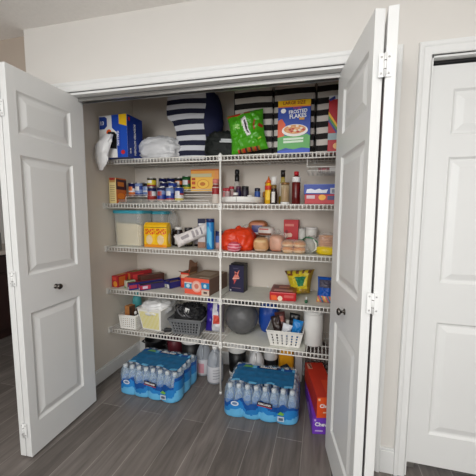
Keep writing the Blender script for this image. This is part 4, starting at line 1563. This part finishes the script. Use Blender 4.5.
b = MB()
RP = M('red_packet', (186, 28, 34), .3, var=.06, scale=16, bump=.1)
o = carton('food_packet', 'flat red packet with orange corner lying right of the navy box', 'food packet', (.062, .535, S4), .185, .21, .062, RP, R(3), bevel=.008,
           mf=dict(top=M('dark_red_top', (136, 34, 38), .3, var=.25, scale=30)),
           decals=[('front', [(.08, .05), (.30, .05), (.26, .62), (.05, .62)], P((226, 96, 40))), ('front', disc(.40, .28, .09, .3, 14), P((236, 214, 190))), ('front', (.55, .9, .4, .7), P((206, 90, 84))),
                   ('top', (.15, .85, .08, .3), P((196, 140, 130))), ('top', (.1, .9, .45, .8), P((110, 60, 56))), ('top', (.3, .7, .5, .7), P((190, 120, 100)))])

# yellow chip bag
CHIP = M('yellow_chip_foil', (206, 186, 40), .3, var=.08, scale=14, bump=.15)


def chm(u, v):
    if .36 < u < .86 and .30 < v < .70 and abs(u - .6) < .22 - .25 * (.70 - v):
        return P((40, 120, 84), .3)
    if v > .82 and math.sin(u * 30) > .2:
        return P((110, 70, 40), .3)
    if u > .55 and v < .2 or u > .88:
        return P((150, 120, 40), .3)
    if .1 < u < .3 and .75 < v < .85:
        return P((120, 60, 30), .3)
    return CHIP


b = MB()
pillow(b, .225, .175, .10, CHIP, 14, .016, 50, 46, chm, lambda v: .62 + .42 * v)
o = b.build('chip_bag', None, (.178, .60, S4 + .012), rot=(R(-14), R(-8), R(-8)))
tag(o, 'crumpled yellow and green chip bag between the red and blue packets', 'chip bag')
BP = M('blue_foil_packet', (24, 84, 176), .28, var=.1, scale=14, bump=.2)


def bpm(u, v):
    if v < .22:
        return P(((226, 130, 90), (226, 190, 110), (206, 110, 120), (70, 130, 160))[int(u * 9 + v * 8) % 4], .35)
    if .55 < v < .86 and .1 < u < .92:
        return P(((60, 60, 84), (90, 84, 96))[int(v * 40) % 2], .4)
    return BP


b = MB()
pillow(b, .115, .175, .07, BP, 18, .008, 40, 44, bpm)
o = b.build('food_packet', None, (.352, .47, S4 + .002), rot=(R(-20), R(0), R(-4)))
tag(o, 'bright blue packet with colourful foot at right end of the fourth shelf', 'food packet')
b = MB()
b.blob((0, 0, .011), (.011, .011, .012), P((34, 96, 62), .4), 2.4, .05, 3, 2, 16, 12, 0)
b.blob((0, .004, .03), (.006, .006, .012), P((206, 210, 206), .4), 2, 0, 2, 2, 12, 8)
o = b.build('bottle_stopper', None, (.228, .43, S4))
tag(o, 'tiny green and white stopper lying alone before the chip bag', 'stopper')

# ------------------------------------------------------------------ LOWEST SHELF
S5 = ZS[5] + .0006


def perforated(b, p0, p1, q0, q1, m, cols, rows, hu=.5, hv=.5, mu=.06, mv0=.10, mv1=.16):
    """lattice wall between the bottom edge p0-p1 and the top edge q0-q1 with rows x cols of real holes"""
    us = [0, mu]
    cw = (1 - 2 * mu) / cols
    for i in range(cols):
        a = mu + i * cw
        us += [a + cw * (1 - hu) / 2, a + cw * (1 + hu) / 2]
    us += [1 - mu, 1]
    vs = [0, mv0]
    ch = (1 - mv0 - mv1) / rows
    for j in range(rows):
        a = mv0 + j * ch
        vs += [a + ch * (1 - hv) / 2, a + ch * (1 + hv) / 2]
    vs += [1 - mv1, 1]
    us, vs = sorted(set(us)), sorted(set(vs))
    P0, P1, Q0, Q1 = (Vector(x) for x in (p0, p1, q0, q1))
    pts = [(P0.lerp(P1, u)).lerp(Q0.lerp(Q1, u), v) for v in vs for u in us]
    n = len(us)
    hole_u = {2 + 2 * i for i in range(cols)}
    hole_v = {2 + 2 * j for j in range(rows)}
    fs = []
    for j in range(len(vs) - 1):
        for i in range(n - 1):
            if i in hole_u and j in hole_v:
                continue
            fs.append((j * n + i, j * n + i + 1, (j + 1) * n + i + 1, (j + 1) * n + i))
    b.mesh(pts, fs, m)


def basket(name, lab, x, y, rz, wb, db, wt, dt, h, m, cols, rows, hu=.5, hv=.5, rim=.005, side=None, z=S5):
    t = thing(name, lab, 'basket', (x, y, z), R(rz))
    b = MB()
    B = [(-wb / 2, -db / 2, .004), (wb / 2, -db / 2, .004), (wb / 2, db / 2, .004), (-wb / 2, db / 2, .004)]
    T = [(-wt / 2, -dt / 2, h), (wt / 2, -dt / 2, h), (wt / 2, dt / 2, h), (-wt / 2, dt / 2, h)]
    for k in range(4):
        n = cols if k % 2 == 0 else side or max(2, int(cols * dt / wt))
        perforated(b, B[k], B[(k + 1) % 4], T[k], T[(k + 1) % 4], m, n, rows, hu, hv)
    b.face(B[::-1], m)
    b.build('basket_body', t, solid=.0024)
    b = MB()
    rr = [(v[0], v[1], h) for v in T]
    b.tube(rr, rim, m, 8, closed=True)
    b.build('rim', t)
    return t


BW = M('white_basket', (232, 230, 224), .45, var=.02, scale=20)
basket('perforated_basket', 'small white perforated basket at far left of the lowest shelf', -1.150, .475, 0, .135, .15, .15, .165, .112, BW, 7, 5, .42, .45)
carton('cardboard_box', 'narrow brown cardboard box standing in the small white basket', 'box', (-1.178, .465, S5 + .0065), .05, .06, .165, M('warm_cardboard', (168, 112, 62), .85, var=.06, scale=20), R(-10),
       mf=dict(right=M('dark_cardboard', (92, 62, 42), .85)), decals=[('right', (.1, .4, .5, .9), P((60, 44, 36)))])
t = thing('spray_bottle', 'dark bottle with white neck standing in the small white basket', 'bottle', (-1.112, .445, S5 + .0065))
b = MB(); b.lathe([(.016, 0), (.017, .002), (.017, .09), (.009, .105)], BLACK, n=16); b.build('bottle_body', t)
b = MB(); b.lathe([(.010, .104), (.010, .122), (.005, .128), (.0001, .129)], WHITE, n=14); b.build('cap', t)
t = thing('pot_brush', 'dark tangled brush sticking out at the back of the small basket', 'brush', (-1.118, .515, S5 + .0065))
b = MB(); b.blob((0, 0, .11), (.03, .025, .034), M('brush_brown', (64, 48, 38), .9, var=.3, scale=60), 2, .3, 9, 2, 24, 16, ridge=True); b.build('brush_head', t)
b = MB(); b.tube([(0, 0, 0), (0, 0, .09)], .007, M('brush_brown', (1, 1, 1)), 8); b.build('handle', t)
TQ = M('turquoise_plastic', (84, 176, 182), .4)
t = thing('turquoise_bottle', 'turquoise bottle behind the small white basket in the corner', 'bottle', (-1.225, .62, S5))
b = MB(); b.lathe([(.034, 0), (.037, .004), (.037, .17), (.03, .195), (.016, .21)], TQ, n=22); b.build('bottle_body', t)
b = MB(); b.lathe([(.017, .209), (.017, .232), (.0001, .233)], TQ, n=16); b.build('cap', t)

# white bin with yellow striped front, crumpled white bag in it
t = thing('storage_bin', 'white bin with yellow striped front, second from left on the lowest shelf', 'storage bin', (-.952, .53, S5), R(-4))
b = MB()
BT, TP = (.165, .20), (.215, .262)
hB = .178
B = [(-BT[0] / 2, -BT[1] / 2, .003), (BT[0] / 2, -BT[1] / 2, .003), (BT[0] / 2, BT[1] / 2, .003), (-BT[0] / 2, BT[1] / 2, .003)]
T = [(-TP[0] / 2, -TP[1] / 2, hB), (TP[0] / 2, -TP[1] / 2, hB), (TP[0] / 2, TP[1] / 2, hB), (-TP[0] / 2, TP[1] / 2, hB)]
for k in range(4):
    b.face([B[k], B[(k + 1) % 4], T[(k + 1) % 4], T[k]], BW)
b.face(B[::-1], BW)
b.build('bin_body', t, solid=.003)
b = MB(); b.tube(T, .0055, BW, 8, closed=True); b.build('rim', t)
b = MB()
YS = stripes('yellow_bin_stripe', (216, 204, 92), (228, 222, 196), 0, .0125, .5, .5)


def onfront(u, v, e=.0022):
    a = Vector(B[0]).lerp(Vector(B[1]), u)
    c = Vector(T[0]).lerp(Vector(T[1]), u)
    p = a.lerp(c, v)
    return (p.x, p.y - e, p.z)


b.grid(lambda u, v: onfront(.05 + .88 * u, .05 + .82 * v), 8, 8, YS)
b.build('striped_label', t)
b = MB(); b.blob((0, 0, 0), (.10, .118, .05), WBAG, 2.6, .3, 6, 31, 40, 24, -.05, ridge=True)
o = b.build('crumpled_bag', None, (-.952, .533, S5 + .165), R(-4))
tag(o, 'crumpled white plastic bag stuffed into the yellow striped bin', 'plastic bag')

# grey basket of black cables
GB = M('grey_basket', (112, 114, 116), .5, var=.04, scale=20)
basket('cable_basket', 'grey perforated basket heaped with black cables', -.665, .505, 3, .205, .17, .265, .225, .125, GB, 9, 4, .55, .62, .006)
t = thing('cable_heap', 'tangled heap of black cables and gadgets in the grey basket', 'cables', (-.665, .505, S5 + .0065))
CB = M('black_rubber', (26, 26, 28), .7, var=.25, scale=30)
b = MB(); b.blob((0, .008, .11), (.095, .075, .075), CB, 2.4, .42, 10, 33, 64, 40, .006, ridge=True); b.build('heap', t)
rnd = random.Random(5)
for k in range(16):
    a = rnd.random() * 6.28
    c = Vector((.070 * math.cos(a), .05 * math.sin(a) - .018, .150 + .045 * rnd.random()))
    ra, rb = .028 + .025 * rnd.random(), .02 + .02 * rnd.random()
    tl = Euler((rnd.uniform(-.7, .7), rnd.uniform(-.7, .7), rnd.random() * 3)).to_matrix()
    b = MB()
    b.tube([c + tl @ Vector((ra * math.cos(q * .42), rb * math.sin(q * .42), .004 * math.sin(q))) for q in range(15)], .0042, (P((40, 40, 43), .4), P((22, 22, 24), .4), P((96, 96, 100), .4))[k % 3], 6, closed=True)
    b.build('cable', t)
t = thing('price_tag', 'white card tag stuck upright in the heap of black cables', 'tag', (-.672, .425, S5 + .142), rot=(R(-16), R(14), 0))
b = MB(); b.prism([(-.016, -.0008), (.018, -.0008), (.018, .0008), (-.016, .0008)], 0, .062, P((218, 218, 216))); b.box(.012, .03, -.0008, .0008, .04, .05, P((218, 218, 216))); b.build('card', t)
t = thing('charger', 'small black charger lying in front of the cable basket', 'charger', (-.825, .44, S5), R(24))
b = MB(); b.box(-.028, .028, -.015, .015, 0, .024, BLACK); b.build('body', t, bevel=.004)
b = MB()
b.tube([(-.028, 0, .012), (-.05, .012, .010), (-.058, .04, .006), (-.03, .06, .005), (0, .05, .005)], .0032, BLACK, 6)
b.build('cord', t)

# purple and white bag
PUR = M('purple_bag', (54, 38, 140), .32, var=.06, scale=14, bump=.12)


def pum(u, v):
    if u > .40 and u < .74 + .1 * math.sin(v * 6):
        if .28 < v < .52 and u > .46:
            return P((206, 74, 60), .35)
        return P((206, 206, 210), .35)
    if u >= .74:
        return M('grey_bag_side', (130, 122, 128), .4, var=.15, scale=20)
    return PUR


b = MB()
pillow(b, .150, .275, .09, PUR, 23, .010, 44, 44, pum)
o = b.build('detergent_bag', None, (-.473, .53, S5 + .002), rot=(R(-4), R(2), R(8)))
tag(o, 'purple and white stand up bag with red patch left of the pole', 'bag')

# dark grey ball shaped bag and the blue bag behind
b = MB()
b.blob((0, 0, .122), (.124, .112, .126), M('charcoal_bag', (92, 92, 93), .4, var=.14, scale=18, bump=.25), 2.05, .045, 8, 41, 52, 36, 0, ridge=True)
o = b.build('garbage_bag', None, (-.268, .575, S5 + .0018))
tag(o, 'big round dark grey plastic bag right of the pole on the lowest shelf', 'plastic bag')
b = MB()
b.blob((0, 0, .115), (.072, .06, .122), M('blue_bag', (28, 72, 160), .32, var=.12, scale=14, bump=.3), 2.6, .14, 6, 43, 36, 28, 0, ridge=True)
o = b.build('blue_bag', None, (-.068, .655, S5 + .0018))
tag(o, 'bright blue plastic bag between the dark grey ball and the snack basket', 'plastic bag')

# white snack basket
basket('snack_basket', 'white slotted basket of snack packets right of the blue bag', .088, .50, 1, .20, .165, .25, .215, .118, BW, 6, 4, .34, .66)
SB = S5 + .0065
for x, y, rx, ry, rz, w, h, t_, col, lab, mf_ in (
        (.042, .515, -12, -17, 0, .07, .165, .04, (52, 38, 36), 'dark brown snack packet leaning left in the snack basket', 1),
        (.072, .455, -10, 14, 0, .07, .135, .03, (214, 216, 222), 'white snack packet with blue mark in the snack basket', 2),
        (.148, .47, -8, 10, 0, .075, .165, .04, (32, 124, 196), 'bright blue snack packet at right in the snack basket', 3),
        (.058, .565, -8, -10, 8, .08, .178, .035, (90, 52, 50), 'reddish brown snack packet at the back of the snack basket', 4),
        (.125, .56, -4, 6, -6, .08, .18, .035, (30, 28, 30), 'black snack packet at the back of the snack basket', 5)):
    b = MB()
    mm = M('snack_foil_%d' % mf_, col, .3, var=.1, scale=16, bump=.1)

    def sm(u, v, mf_=mf_, mm=mm):
        if mf_ == 2 and .3 < u < .75 and .35 < v < .62:
            return P((40, 130, 196), .3)
        if mf_ == 3 and .2 < u < .7 and .3 < v < .42:
            return P((30, 50, 70), .3)
        if mf_ == 1 and .3 < u < .8 and .55 < v < .72:
            return P((84, 74, 70), .3)
        if mf_ == 4 and .2 < u < .8 and .6 < v < .85:
            return P((176, 110, 100), .3)
        return mm
    pillow(b, w, h, t_, mm, 50 + mf_, .006, 26, 26, sm)
    o = b.build('snack_packet', None, (x, y, SB + .006), rot=(R(rx), R(ry), R(rz)))
    tag(o, lab, 'snack packet', 'packets in the snack basket')

# white canister and a slimmer one
t = thing('white_canister', 'tall plain white canister at right on the lowest shelf', 'canister', (.278, .53, S5))
b = MB(); b.lathe([(.062, 0), (.067, .004), (.068, .22), (.066, .228)], WHITE, n=36); b.build('canister_body', t)
b = MB(); b.lathe([(.070, .226), (.071, .230), (.071, .247), (.068, .251), (.0001, .252)], WHITE, n=36); b.build('lid', t)
t = thing('slim_bottle', 'slim white bottle just right of the tall white canister', 'bottle', (.425, .53, S5))
b = MB(); b.lathe([(.033, 0), (.036, .004), (.036, .16), (.028, .18), (.015, .19)], WHITE, n=24); b.build('bottle_body', t)
b = MB(); b.lathe([(.017, .189), (.017, .215), (.0001, .216)], P((206, 204, 200)), n=18); b.build('cap', t)

# ------------------------------------------------------------------ FLOOR: water packs
PET = film('pet_bottle', (206, 224, 238), .76, .04)
CAPW = film('bottle_cap', (214, 222, 228), .35, .2)
WRAPB = M('wrap_blue', (38, 122, 190), .22, var=.12, scale=10)
WRAPL = M('wrap_light_blue', (96, 172, 216), .22, var=.1, scale=12)
WRAPD = M('wrap_dark_blue', (24, 78, 150), .22, var=.15, scale=14)
SHRINK = film('shrink_film', (190, 216, 236), .86, .05)
NX, NY, SPX, SPY = 8, 5, .0578, .0615
BH = .205
LABW = M('bottle_label_blue', (40, 110, 190), .35, var=.2, scale=40)


def bottle_proto():
    b = MB()
    r = .0268
    b.lathe([(r * .8, 0), (r, .006), (r, .04), (r * .93, .044), (r, .048), (r, .118), (r * .97, .13), (r * .80, .150), (r * .56, .166), (.0125, .176), (.0125, .182), (.0155, .183), (.0155, .185)], PET, n=14)
    body = b.build('bottle')
    b = MB(); b.lathe([(.0148, .185), (.0152, .187), (.0152, .202), (.0135, .205), (.0001, .205)], CAPW, n=14)
    cap = b.build('cap', body)
    b = MB(); b.lathe([(r * 1.005, .05), (r * 1.01, .052), (r * 1.01, .112), (r * 1.005, .114)], LABW, n=14)
    lb = b.build('label', body)
    return body


def pack_outline(n_per, ww, dd, amp):
    """scalloped outline that hugs the bottles, counter-clockwise from front left"""
    pts = []
    r = SPX / 2
    for side in range(4):
        cnt = NX if side % 2 == 0 else NY
        lob = 4 if side % 2 == 0 else 3
        for i in range(cnt * n_per):
            f = i / (cnt * n_per)
            bump = abs(math.sin(PI * f * lob)) ** .6 * amp
            if side == 0:
                pts.append((-ww / 2 + ww * f, -dd / 2 - bump))
            elif side == 1:
                pts.append((ww / 2 + bump, -dd / 2 + dd * f))
            elif side == 2:
                pts.append((ww / 2 - ww * f, dd / 2 + bump))
            else:
                pts.append((-ww / 2 - bump, dd / 2 - dd * f))
    return pts


def water_pack(x, y, rz, lab, proto=None, solid_right=False, rows_open=(1, 1)):
    t = thing('water_pack', lab, 'water bottle pack', (x, y, 0), R(rz), 'shrink wrapped water packs')
    ww, dd = NX * SPX - .012, NY * SPY - .012
    first = proto is None
    proto = proto or bottle_proto()
    for j in range(NY):
        for i in range(NX):
            c = proto if first and i == 0 and j == 0 else proto.copy()
            if c is not proto:
                COL.objects.link(c)
                for ch in list(proto.children):
                    if ch.name.startswith('cap') or ch.name.startswith('label'):
                        d = ch.copy()
                        COL.objects.link(d)
                        d.parent = c
            c.parent = t
            c.location = ((i - (NX - 1) / 2) * SPX, (j - (NY - 1) / 2) * SPY, .0015)
    # printed blue lower wrap with wavy upper edge
    ol = pack_outline(8, ww, dd, .019)
    n = len(ol)

    def hgt(k):
        f = k / n
        x_ = ol[k % n][0]
        base = .118 + .014 * math.sin(x_ * 42 + 1) + .008 * math.sin(x_ * 95)
        if solid_right and 8 * NX - 1 <= k % n <= 8 * (NX + NY) + 1:
            base = .185
        return base

    def wr(u, v):
        k = int(round(u * n))
        p = ol[k % n]
        tuck = 1 - .06 * max(0, (.12 - v) / .12) ** 2
        return (p[0] * tuck * 1.006, p[1] * tuck * 1.006, .0012 + hgt(k) * v)

    def wm(u, v):
        x_ = ol[int(u * n) % n][0]
        e = .55 + .16 * math.sin(x_ * 34 + .6) + .05 * math.sin(x_ * 80)
        if v > e + .2:
            return WRAPD
        if v > e:
            return WRAPB
        return WRAPL if v < .42 + .1 * math.sin(x_ * 30) else WRAPB
    b = MB()
    b.grid(wr, n, 14, WRAPB, True, wm)
    b.build('printed_wrap', t)
    # clear film around the shoulders of the bottles
    b = MB()

    def sh(u, v):
        k = int(round(u * n))
        p = ol[k % n]
        s = 1.006 - .075 * v ** 2.2
        z0 = .0012 + hgt(k)
        return (p[0] * s, p[1] * s, z0 + (BH - .004 - z0) * v)
    b.grid(sh, n, 6, SHRINK)
    b.build('clear_film', t)
    # printed sheet stretched over the caps
    b = MB()
    y0, y1 = -dd / 2 + SPY * .8 * rows_open[0], dd / 2 - SPY * rows_open[1] * .55

    def top(u, v):
        X = -ww / 2 + .018 + (ww - .036) * u
        Y = y0 + (y1 - y0) * v
        s = abs(math.sin(PI * (X / SPX))) * abs(math.sin(PI * (Y / SPY + .5)))
        return (X, Y + .012 * math.sin(X * 30) * (1 if v < .5 else .4) * (abs(2 * v - 1)), BH + .003 + .004 * (1 - s) + .002 * noise.noise(Vector((X * 20, Y * 20, 1))))

    def tm(u, v):
        if v > .82 and math.sin(u * 16) + math.sin(u * 37) > -.5:
            return WRAPD
        if v > .82:
            return WRAPL
        if v < .10 and math.sin(u * 22) > .2:
            return WRAPL
        return M('wrap_top_blue', (36, 102, 148), .25, var=.08, scale=8)
    b.grid(top, 64, 30, WRAPB, True, tm)
    ts = b.build('printed_top', t)
    # emblems: dark name bar, round seals, green leaf mark
    NAVYB = P((26, 26, 46), .35)
    yf = -dd / 2 - .0225
    b = MB()
    b.face([(-.012, yf - .002, .118), (.082, yf - .002, .108), (.085, yf - .002, .136), (-.009, yf - .002, .146)], NAVYB)
    b.face([(-.012, yf - .0016, .114), (.082, yf - .0016, .104), (.082, yf - .0016, .109), (-.012, yf - .0016, .119)], P((190, 60, 60)))
    b.build('name_bar', t)
    lettering(t, 'KIRKLAND', 'front', (.036, yf - .0035, .127), .078, TXT, R(-6), bold=.02)
    b = MB()
    b.face([(-.158 + .026 * math.cos(q * .314), yf - .001, .105 + .016 * math.sin(q * .314)) for q in range(20)], P((206, 216, 226), .3))
    b.face([(-.158 + .018 * math.cos(q * .314), yf - .0016, .105 + .009 * math.sin(q * .314)) for q in range(20)], P((90, 120, 160), .3))
    b.build('round_seal', t)
    b = MB()
    b.face([(.115, yf - .001, .074), (.150, yf - .001, .068), (.160, yf - .001, .082), (.135, yf - .001, .094)], P((110, 170, 70), .3))
    b.face([(.118, yf - .0016, .03), (.158, yf - .0016, .03), (.158, yf - .0016, .062), (.118, yf - .0016, .062)], P((196, 206, 216), .3))
    b.face([(.124, yf - .0022, .036), (.152, yf - .0022, .036), (.152, yf - .0022, .054), (.124, yf - .0022, .054)], P((84, 96, 120), .3))
    b.build('printed_marks', t)
    b = MB()
    yt = y1 - .025
    zt = BH + .0095
    b.face([(-.05, yt - .012, zt), (.09, yt - .012, zt), (.09, yt + .012, zt), (-.05, yt + .012, zt)], NAVYB)
    b.face([(-.165, yt - .015, zt), (-.09, yt - .015, zt), (-.10, yt + .010, zt), (-.15, yt + .012, zt)], P((100, 160, 90), .3))
    b.build('top_name_bar', t)
    lettering(t, 'KIRKLAND', 'top', (.02, yt, zt + .0025), .115, TXT, bold=.02)
    return t, proto


wp, PROTO = water_pack(-.842, .350, -2, 'shrink wrapped pack of water bottles at left on the closet floor', None, True)
water_pack(-.038, .335, 2, 'shrink wrapped pack of water bottles on the floor right of the pole', PROTO)


# ------------------------------------------------------------------ jugs and bottles at the back of the floor
JUG = film('jug_plastic', (176, 182, 190), .42, .15)


def gallon(x, y, rz, lab, name='vinegar_jug', body=JUG, cap=WHITE, labm=None, h=.285, r=.062, fill=None, grp='gallon jugs on the closet floor'):
    t = thing(name, lab, 'jug', (x, y, 0), R(rz), grp)
    b = MB()
    prof = [(r * .9, 0), (r, .006), (r, h * .50), (r * .97, h * .56), (r * .86, h * .68), (r * .58, h * .82), (r * .32, h * .90), (r * .30, h * .93)]
    b.lathe(prof, body, n=28)
    b.build('jug_body', t)
    b = MB()
    b.tube([(0, -r * .42, h * .84), (0, -r * .80, h * .80), (0, -r * 1.04, h * .70), (0, -r * 1.0, h * .58), (0, -r * .92, h * .54)], .0085, body, 8)
    b.build('handle', t)
    b = MB(); b.lathe([(r * .35, h * .92), (r * .36, h * .925), (r * .36, h * .985), (r * .33, h), (.0001, h)], cap, n=20); b.build('cap', t)
    if labm:
        b = MB(); b.lathe([(r * 1.006, h * .06), (r * 1.012, h * .065), (r * 1.012, h * .48), (r * 1.006, h * .485)], labm, n=28); b.build('label', t)
    if fill:
        b = MB(); b.lathe([(r * .88, .003), (r * .96, .008), (r * .96, h * .5), (r * .84, h * .66), (.0001, h * .66)], fill, n=24); b.build('contents', t)
    return t


LBL = P((196, 196, 200), .5)
t = gallon(-.592, .590, 14, 'clear gallon jug with white and pink label beside the left water pack', labm=LBL)
b = MB(); b.grid(lambda u, v: (.0632 * math.cos(-2.2 + .8 * u), .0632 * math.sin(-2.2 + .8 * u), .03 + .08 * v), 8, 2, P((196, 140, 150))); b.build('label_patch', t)
t = gallon(-.463, .512, 30, 'clear gallon jug with white printed label, nearest the pole', labm=LBL)
b = MB()
for k in range(4):
    b.grid(lambda u, v: (.0632 * math.cos(-2.0 + .9 * u), .0632 * math.sin(-2.0 + .9 * u), .045 + .022 * k + .006 * v), 8, 1, P((140, 142, 150)))
b.build('label_print', t)
# black and white bucket
t = thing('bucket', 'black bucket with white top and foot behind the pole', 'bucket', (-.326, .655, 0))
b = MB(); b.lathe([(.066, .03), (.072, .20)], BLACK, n=32); b.build('bucket_body', t)
b = MB(); b.lathe([(.062, 0), (.067, .004), (.068, .028), (.066, .031)], WHITE, n=32); b.build('foot', t)
b = MB(); b.lathe([(.073, .198), (.078, .205), (.080, .24), (.079, .262), (.06, .272), (.0001, .274)], WHITE, n=32); b.build('lid', t)
# white handled jugs behind the right pack
OPQ = M('opaque_white_jug', (224, 224, 224), .4, var=.02, scale=10)
gallon(-.152, .60, 4, 'white handled jug behind the right water pack, handle to the front', 'white_jug', OPQ, WHITE, h=.268, r=.062, grp='white jugs behind the right water pack')
t = gallon(-.055, .69, 150, 'taller white jug with dark lower half behind the right water pack', 'white_jug', OPQ, P((90, 80, 70)), h=.325, r=.058, grp='white jugs behind the right water pack')
b = MB(); b.lathe([(.0592, .02), (.0596, .022), (.0596, .15), (.0592, .152)], P((34, 34, 38)), n=28); b.build('label', t)
gallon(-.203, .715, 175, 'smaller white jug between the black bucket and the handled jug', 'white_jug', OPQ, WHITE, h=.255, r=.036, grp='white jugs behind the right water pack')
t = thing('detergent_bottle', 'bright orange yellow bottle with dark label behind the right water pack', 'bottle', (.074, .675, 0))
OY = M('orange_yellow_plastic', (228, 158, 32), .3, var=.05, scale=10)
b = MB()
loft(b, [(rrect(.115, .08, .03), 0), (rrect(.12, .085, .032), .006), (rrect(.12, .085, .032), .2), (rrect(.10, .08, .034), .25), (rrect(.055, .055, .026), .285), (rrect(.05, .05, .024), .295)], OY)
b.build('bottle_body', t)
b = MB(); b.lathe([(.029, .294), (.03, .296), (.028, .33), (.0001, .332)], OY, n=22); b.build('cap', t)
b = MB(); b.face([(-.045, -.0432, .06), (.05, -.0432, .06), (.045, -.0432, .11), (.01, -.0432, .15), (-.04, -.0432, .12)], P((40, 50, 60))); b.build('label', t)
carton('white_carton', 'pale grey carton standing between the orange bottle and the snack cartons', 'box', (.172, .69, 0), .055, .07, .235, P((176, 170, 170)), 0)
# dark things behind the left pack
t = thing('black_pot', 'black pot with steel rim behind the left water pack', 'pot', (-1.075, .655, 0))
b = MB(); b.lathe([(.085, 0), (.09, .006), (.09, .205), (.094, .21), (.091, .215), (.087, .21), (.086, .012), (.0001, .01)], BLACK, n=32); b.build('pot_body', t)
for sx in (-1, 1):
    b = MB(); b.tube([(sx * .09, -.03, .17), (sx * .118, -.025, .175), (sx * .118, .025, .175), (sx * .09, .03, .17)], .006, BLACK, 8); b.build('handle', t)
t = thing('red_canister', 'dull red canister with dark lid behind the left water pack', 'canister', (-.900, .675, 0))
b = MB(); b.lathe([(.06, 0), (.064, .004), (.064, .215), (.06, .22)], P((96, 34, 44), .4), n=28); b.build('canister_body', t)
b = MB(); b.lathe([(.066, .218), (.066, .245), (.0001, .247)], P((60, 28, 36), .4), n=28); b.build('lid', t)
t = thing('black_bucket', 'black bucket with white lid right behind the left water pack', 'bucket', (-.738, .665, 0))
b = MB(); b.lathe([(.07, 0), (.078, .006), (.084, .225)], BLACK, n=32); b.build('bucket_body', t)
b = MB(); b.lathe([(.086, .222), (.089, .228), (.089, .25), (.08, .256), (.0001, .257)], WHITE, n=32); b.build('lid', t)

# orange and purple snack cartons, stacked, running back into the closet
OR1 = M('chewy_orange', (222, 82, 34), .45, var=.03, scale=10)
OR2 = M('chewy_red', (186, 48, 30), .45, var=.06, scale=12)
PU1 = M('chewy_purple', (112, 58, 180), .45, var=.03, scale=10)
rzc = 10
ca, sa = math.cos(R(rzc)), math.sin(R(rzc))


def cpos(fx, fy, w, d):
    """box centre from its front left bottom corner"""
    return (fx + ca * w / 2 - sa * d / 2, fy + sa * w / 2 + ca * d / 2)


w, d = .145, .39
x, y = cpos(.300, .154, w, d)
carton('snack_carton', 'purple snack bar carton lying on the floor under the orange one', 'box', (x, y, 0.0005), w, d, .100, PU1, R(rzc), group='snack bar cartons on the closet floor', bevel=.0015,
       decals=[('front', (.06, .14, .82, .94), P((200, 170, 220))), ('front', (.10, .42, .18, .26), P((196, 176, 220)))],
       texts=[('front', 'Chewy', .42, .62, .095, TXT, dict(bold=.03)), ('left', 'Chewy', .6, .5, .10, P((160, 130, 200)), dict(bold=.02))])
rzc = 14
ca, sa = math.cos(R(rzc)), math.sin(R(rzc))
x, y = cpos(.322, .160, w - .02, d - .004)
o = carton('snack_carton', 'orange red snack bar carton stacked on the purple one', 'box', (x, y, .101), w - .02, d - .004, .130, OR1, R(rzc), group='snack bar cartons on the closet floor', bevel=.0015,
           mf=dict(top=OR2, left=OR2),
           decals=[('front', (.06, .16, .84, .95), P((240, 190, 150))), ('front', (.3, .6, .24, .30), P((240, 200, 170))),
                   ('top', [(.06, .78), (.30, .78), (.30, .96), (.06, .96)], P((206, 150, 130))), ('top', (.5, .95, .05, .45), P((206, 66, 34)))],
           texts=[('front', 'Chewy', .48, .58, .088, TXT, dict(bold=.03)), ('top', 'Chewy', .20, .87, .058, P((90, 40, 34)), dict(bold=.03, roll=R(-80)))])

# dark woven basket tucked in behind the cartons
t = thing('woven_basket', 'dark brown woven basket upside down at the back right of the closet floor', 'basket', (.322, .658, 0))
WV = M('dark_wicker', (92, 78, 74), .7, var=.25, scale=60)
b = MB()
for k in range(18):
    a = 2 * PI * k / 18
    b.tube([(.098 * math.cos(a) * q, .098 * math.sin(a) * q * .92, z) for q, z in ((1, 0), (1.02, .12), (.98, .22), (.80, .29), (.45, .325), (.05, .335))], .0042, WV, 6)
b.build('ribs', t)
b = MB()
for q, z in ((1.0, .01), (1.015, .05), (1.02, .09), (1.02, .13), (1.0, .17), (.985, .21), (.93, .245), (.82, .285), (.64, .31), (.42, .327), (.2, .333)):
    b.tube([(.100 * q * math.cos(2 * PI * j / 30), .100 * q * .92 * math.sin(2 * PI * j / 30), z + .003 * (-1) ** j) for j in range(30)], .0048, WV, 6, closed=True)
b.build('weave', t)
